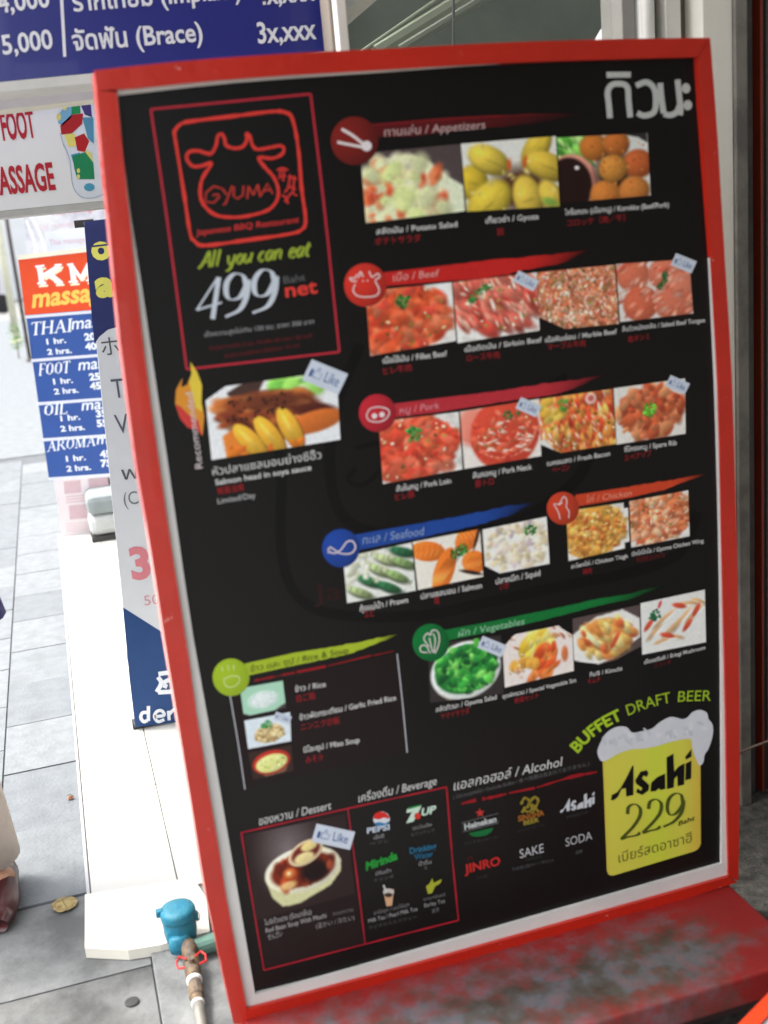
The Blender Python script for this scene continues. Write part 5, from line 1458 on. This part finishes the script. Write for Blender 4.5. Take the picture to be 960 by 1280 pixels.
# thin brown cable hanging across the pillar
MB().tube([onY(916, 948, 2.30), onY(930, 938, 2.27), onY(945, 932, 2.25), onY(965, 925, 2.22), onY(1000, 905, 2.2)], .0035, 7).build('cable', mat('brown_cable', (84, 66, 54), rough=.6), label='thin brown cable crossing the grey pillar right of the board', cat='cable')
q = onY(939, 1019, FY - .02)
MB().tube([q + Vector((-.004, 0, .03)), q, q + Vector((.004, 0, -.02))], [.003, .006, .003], 7).build('paper_scrap', mat('bag_white', (236, 236, 238)), label='small white scrap stuck at the foot of the dark door jamb', cat='scrap')

# unseen canopy, added to shade the right of the board
ca = thing('shade_canopy', 'unseen flat canopy added overhead to shade the menu board', 'canopy', (1.6, 1.0, 2.9))
MB().box(.05, 4.2, -3.6, 1.95, 2.9, 3.0).build('roof_sheet', mat('canopy_grey', (80, 80, 78), rough=.8), ca)
MB().box(.03, .05, -3.6, 1.95, 2.8, 3.05).build('fascia', mat('cream_beam', (222, 218, 200)), ca)
# unseen wall behind the camera, added to cut light on the board
MB().box(.5, 2.1, -3.6, -3.4, 0, 2.88).build('shade_wall', mat('shop_wall', (120, 116, 108), rough=.8), ca)
sh = thing('shop_building', 'plain shop building along the right side of the pavement', 'building', (3.2, 5, 0))
MB().box(2.1, 2.5, -3.6, 2.4, 0, 2.88).build('wall', mat('shop_wall', (120, 116, 108), rough=.8), sh)  # unseen right-hand wall, added to darken that side
MB().box(1.6, 3.0, 2.62, 12, 3.15, 6).build('upper_wall', mat('shop_wall', (120, 116, 108)), sh)
MB().box(1.55, 1.6, 3.5, 12, 0, 3.04).build('side_wall', mat('pale_wall', (210, 208, 200), rough=.7), sh)

# orange framed sign lying low at the bottom right
lo = thing('low_sign', 'corner of a low sign with a chipped orange frame at the bottom right', 'sign', tuple(onZ(975, 1290, .2)))
ORM = worn_red('orange_paint', (214, 62, 28), (236, 190, 170), .66, scale=24)
A = [onZ(905, 1298, .25), onZ(1010, 1190, .25)]
B2 = [onZ(932, 1298, .25), onZ(1010, 1216, .25)]
def slab3(name, pts, th, m, parent):
    n = len(pts)
    vs = list(pts) + [v - Vector((0, 0, th)) for v in pts]
    me = mesh(name, vs, [tuple(range(n)), tuple(range(2 * n - 1, n - 1, -1))] + [(i, i + n, (i + 1) % n + n, (i + 1) % n) for i in range(n)])
    bm = bmesh.new(); bm.from_mesh(me); bmesh.ops.recalc_face_normals(bm, faces=bm.faces); bm.to_mesh(me); bm.free()
    return link(name, me, m, parent)
slab3('frame_bar', [A[0], A[1], B2[1], B2[0]], .03, ORM, lo)
ext = onZ(1300, 1500, .25)
slab3('sign_face', [B2[0] - Vector((0, 0, .006)), B2[1] - Vector((0, 0, .006)), B2[1] + Vector((.5, -.2, -.006)), B2[0] + Vector((.5, -.3, -.006))], .02, mat('sign_silver', (150, 154, 162), rough=.4, var=.2, scale=10), lo)
for a_ in (A[0], A[1]):
    MB().tube([a_ + Vector((.03, 0, -.03)), Vector((a_.x + .03, a_.y, 0))], .012, 8).build('leg', ORM, lo)

# ================================================================== PERSON AT THE LEFT EDGE
def skin_body(name, joints, edges, m, parent, sub=2, **k):
    me = bpy.data.meshes.new(name)
    names = list(joints)
    me.from_pydata([joints[n_][0] for n_ in names], [(names.index(a), names.index(b_)) for a, b_ in edges], [])
    o = bpy.data.objects.new(name, me); COL.objects.link(o)
    md = o.modifiers.new('skin', 'SKIN'); md.use_smooth_shade = True; md.branch_smoothing = .4
    for i, n_ in enumerate(names):
        r = joints[n_][1]
        me.skin_vertices[0].data[i].radius = r if isinstance(r, tuple) else (r, r)
    me.skin_vertices[0].data[0].use_root = True
    s_ = o.modifiers.new('sub', 'SUBSURF'); s_.levels = sub; s_.render_levels = sub
    bpy.context.view_layer.update()
    dg = bpy.context.evaluated_depsgraph_get()
    m2 = bpy.data.meshes.new_from_object(o.evaluated_get(dg))
    bpy.data.objects.remove(o)
    m2.materials.clear()
    for p_ in m2.polygons: p_.use_smooth = True
    m2.name = name
    return link(name, m2, m, parent, **k)
ft = onZ(12, 1128, 0)
PX, PY = ft.x - .188, ft.y + .06
person = thing('person', 'person in beige wide trousers and dark red shoes standing at the left edge', 'person', (PX, PY, 0))
SKIN = mat('skin', (196, 148, 120), rough=.5, var=.08, scale=20)
J = {'pelvis': ((PX, PY, .92), (.13, .10)), 'waist': ((PX, PY, 1.06), (.115, .085)), 'chest': ((PX, PY, 1.26), (.135, .10)), 'neckb': ((PX, PY, 1.40), (.06, .055)),
     'neck': ((PX, PY - .01, 1.46), .048), 'jaw': ((PX, PY - .03, 1.51), .06), 'head': ((PX, PY - .015, 1.60), (.078, .088)), 'crown': ((PX, PY, 1.665), .06)}
E_ = [('pelvis', 'waist'), ('waist', 'chest'), ('chest', 'neckb'), ('neckb', 'neck'), ('neck', 'jaw'), ('jaw', 'head'), ('head', 'crown')]
FX = ft.x - .034 - PX
for s, sd in ((-1, 'l'), (1, 'r')):
    J['sh' + sd] = ((PX + s * .165, PY, 1.36), .055); J['el' + sd] = ((PX + s * .185, PY + .02, 1.10), .040)
    J['wr' + sd] = ((PX + s * .165, PY - .06, .88), .026); J['pa' + sd] = ((PX + s * .16, PY - .075, .82), (.034, .016))
    J['hi' + sd] = ((PX + s * .09, PY, .86), .085); J['kn' + sd] = ((PX + s * .11, PY - .01, .47), .055)
    J['an' + sd] = ((PX + s * FX, PY + .02, .085), .034); J['he' + sd] = ((PX + s * FX, PY + .045, .035), .028); J['ba' + sd] = ((PX + s * FX * 1.02, PY - .09, .03), (.036, .022)); J['to' + sd] = ((PX + s * FX * 1.02, PY - .15, .022), (.026, .014))
    E_ += [('chest', 'sh' + sd), ('sh' + sd, 'el' + sd), ('el' + sd, 'wr' + sd), ('wr' + sd, 'pa' + sd), ('pelvis', 'hi' + sd), ('hi' + sd, 'kn' + sd), ('kn' + sd, 'an' + sd), ('an' + sd, 'he' + sd), ('an' + sd, 'ba' + sd), ('ba' + sd, 'to' + sd)]
    for fi, (ox, L) in enumerate(((-.024, .066), (-.008, .075), (.008, .071), (.023, .056))):
        J['f%d%s' % (fi, sd)] = ((PX + s * (.16 + ox * .2), PY - .075 + ox, .775), .009); J['g%d%s' % (fi, sd)] = ((PX + s * (.156 - .01), PY - .08 + ox * 1.1, .775 - L), .007)
        E_ += [('pa' + sd, 'f%d%s' % (fi, sd)), ('f%d%s' % (fi, sd), 'g%d%s' % (fi, sd))]
    J['th' + sd] = ((PX + s * .145, PY - .115, .82), .010); J['ti' + sd] = ((PX + s * .14, PY - .13, .775), .008)
    E_ += [('pa' + sd, 'th' + sd), ('th' + sd, 'ti' + sd)]
skin_body('body', J, E_, SKIN, person)
NVC = mat('navy_cloth', (44, 40, 112), rough=.8, var=.25, scale=14, bump=.2)
BGC = mat('beige_cloth', (200, 188, 178), rough=.85, var=.2, scale=10, bump=.6, bscale=14)
# tunic
TH = onY(8, 765, PY); TW = TH.x - PX
MB().lathe((PX, PY, TH.z), [(TW, 0), (TW - .01, .05), (.195, .12), (.165, .25), (.165, .40), (.175, .52), (.15, .60), (.07, .645)], 30, sy=.68).build('tunic', NVC, person, smooth=True)
for s in (-1, 1):
    MB().tube([(PX + s * .12, PY, 1.38), (PX + s * .175, PY, 1.36), (PX + s * .20, PY + .01, 1.22), (PX + s * .19, PY + .01, 1.08)], [.07, .075, .065, .058], 16).build('sleeve', NVC, person, smooth=True)
    kx = PX + s * .11
    MB().tube([(PX + s * .08, PY, .93), (kx, PY, .70), (PX + s * .115, PY - .01, .47), (PX + s * FX * .96, PY + .005, .20), (PX + s * FX * .98, PY + .01, .10)], [.11, .105, .085, .076, .080], 20).build('trouser_leg', BGC, person, smooth=True)
    fx = PX + s * (FX + .012)
    SH = mat('oxblood_leather', (66, 14, 20), rough=.35, var=.2, scale=20, coat=.2)
    prof = [(.07, .046, .036), (.03, .052, .044), (-.03, .052, .040), (-.09, .056, .034), (-.14, .046, .028), (-.175, .024, .020)]
    vs, fs = [], []
    n = 14
    for (yy, wx, hz_) in prof:
        for k_ in range(n):
            a = 2 * math.pi * k_ / n
            vs.append((fx + wx * math.cos(a), PY + yy - .02, max(.004, hz_ + hz_ * math.sin(a))))
    for i in range(len(prof) - 1):
        for k_ in range(n):
            a_, b_ = i * n + k_, i * n + (k_ + 1) % n
            fs.append((a_, b_, b_ + n, a_ + n))
    fs += [tuple(range(n)), tuple(range(len(vs) - 1, len(vs) - 1 - n, -1))]
    me = mesh('shoe', vs, fs, True)
    so = link('shoe', me, SH, person)
    MB().tube([(fx - .03, PY - .03, .06), (fx, PY - .06, .074), (fx + .03, PY - .03, .06)], .022, 10).build('instep', SKIN, person, smooth=True)
# hair, eyes, nose, mouth, ears
HR = mat('dark_hair', (34, 28, 26), rough=.5, var=.3, scale=40)
MB().lathe((PX, PY + .02, 1.50), [(.07, -.02), (.088, .04), (.098, .10), (.092, .16), (.06, .20), (.01, .212)], 24).build('hair', HR, person, smooth=True)
for s in (-1, 1):
    MB().lathe((PX + s * .028, PY - .098, 1.585), [(.002, -.008), (.011, -.004), (.012, .002), (.002, .007)], 12, sy=.5).build('eye', mat('eye_white', (230, 228, 224), rough=.2), person, smooth=True)
MB().tube([(PX, PY - .095, 1.59), (PX, PY - .118, 1.555), (PX, PY - .10, 1.545)], [.008, .014, .010], 10).build('nose', SKIN, person, smooth=True)
MB().tube([(PX - .022, PY - .086, 1.52), (PX, PY - .096, 1.52), (PX + .022, PY - .086, 1.52)], [.003, .007, .003], 8).build('mouth', mat('lips', (150, 74, 70), rough=.5), person, smooth=True)

# the meter group is a size smaller than first set out
def shrink(t, k, c):
    for o_ in t.children:
        me_ = o_.data
        for v_ in me_.vertices: v_.co = c + (v_.co - c) * k
shrink(mt, .80, Vector((cx_m, cy_m, .03)))
for o_ in pp.children:
    for v_ in o_.data.vertices:
        d_ = (v_.co - a0); ax_ = (a1 - a0).normalized(); al_ = ax_ * d_.dot(ax_)
        v_.co = a0 + al_ + (d_ - al_) * .82
run_text()
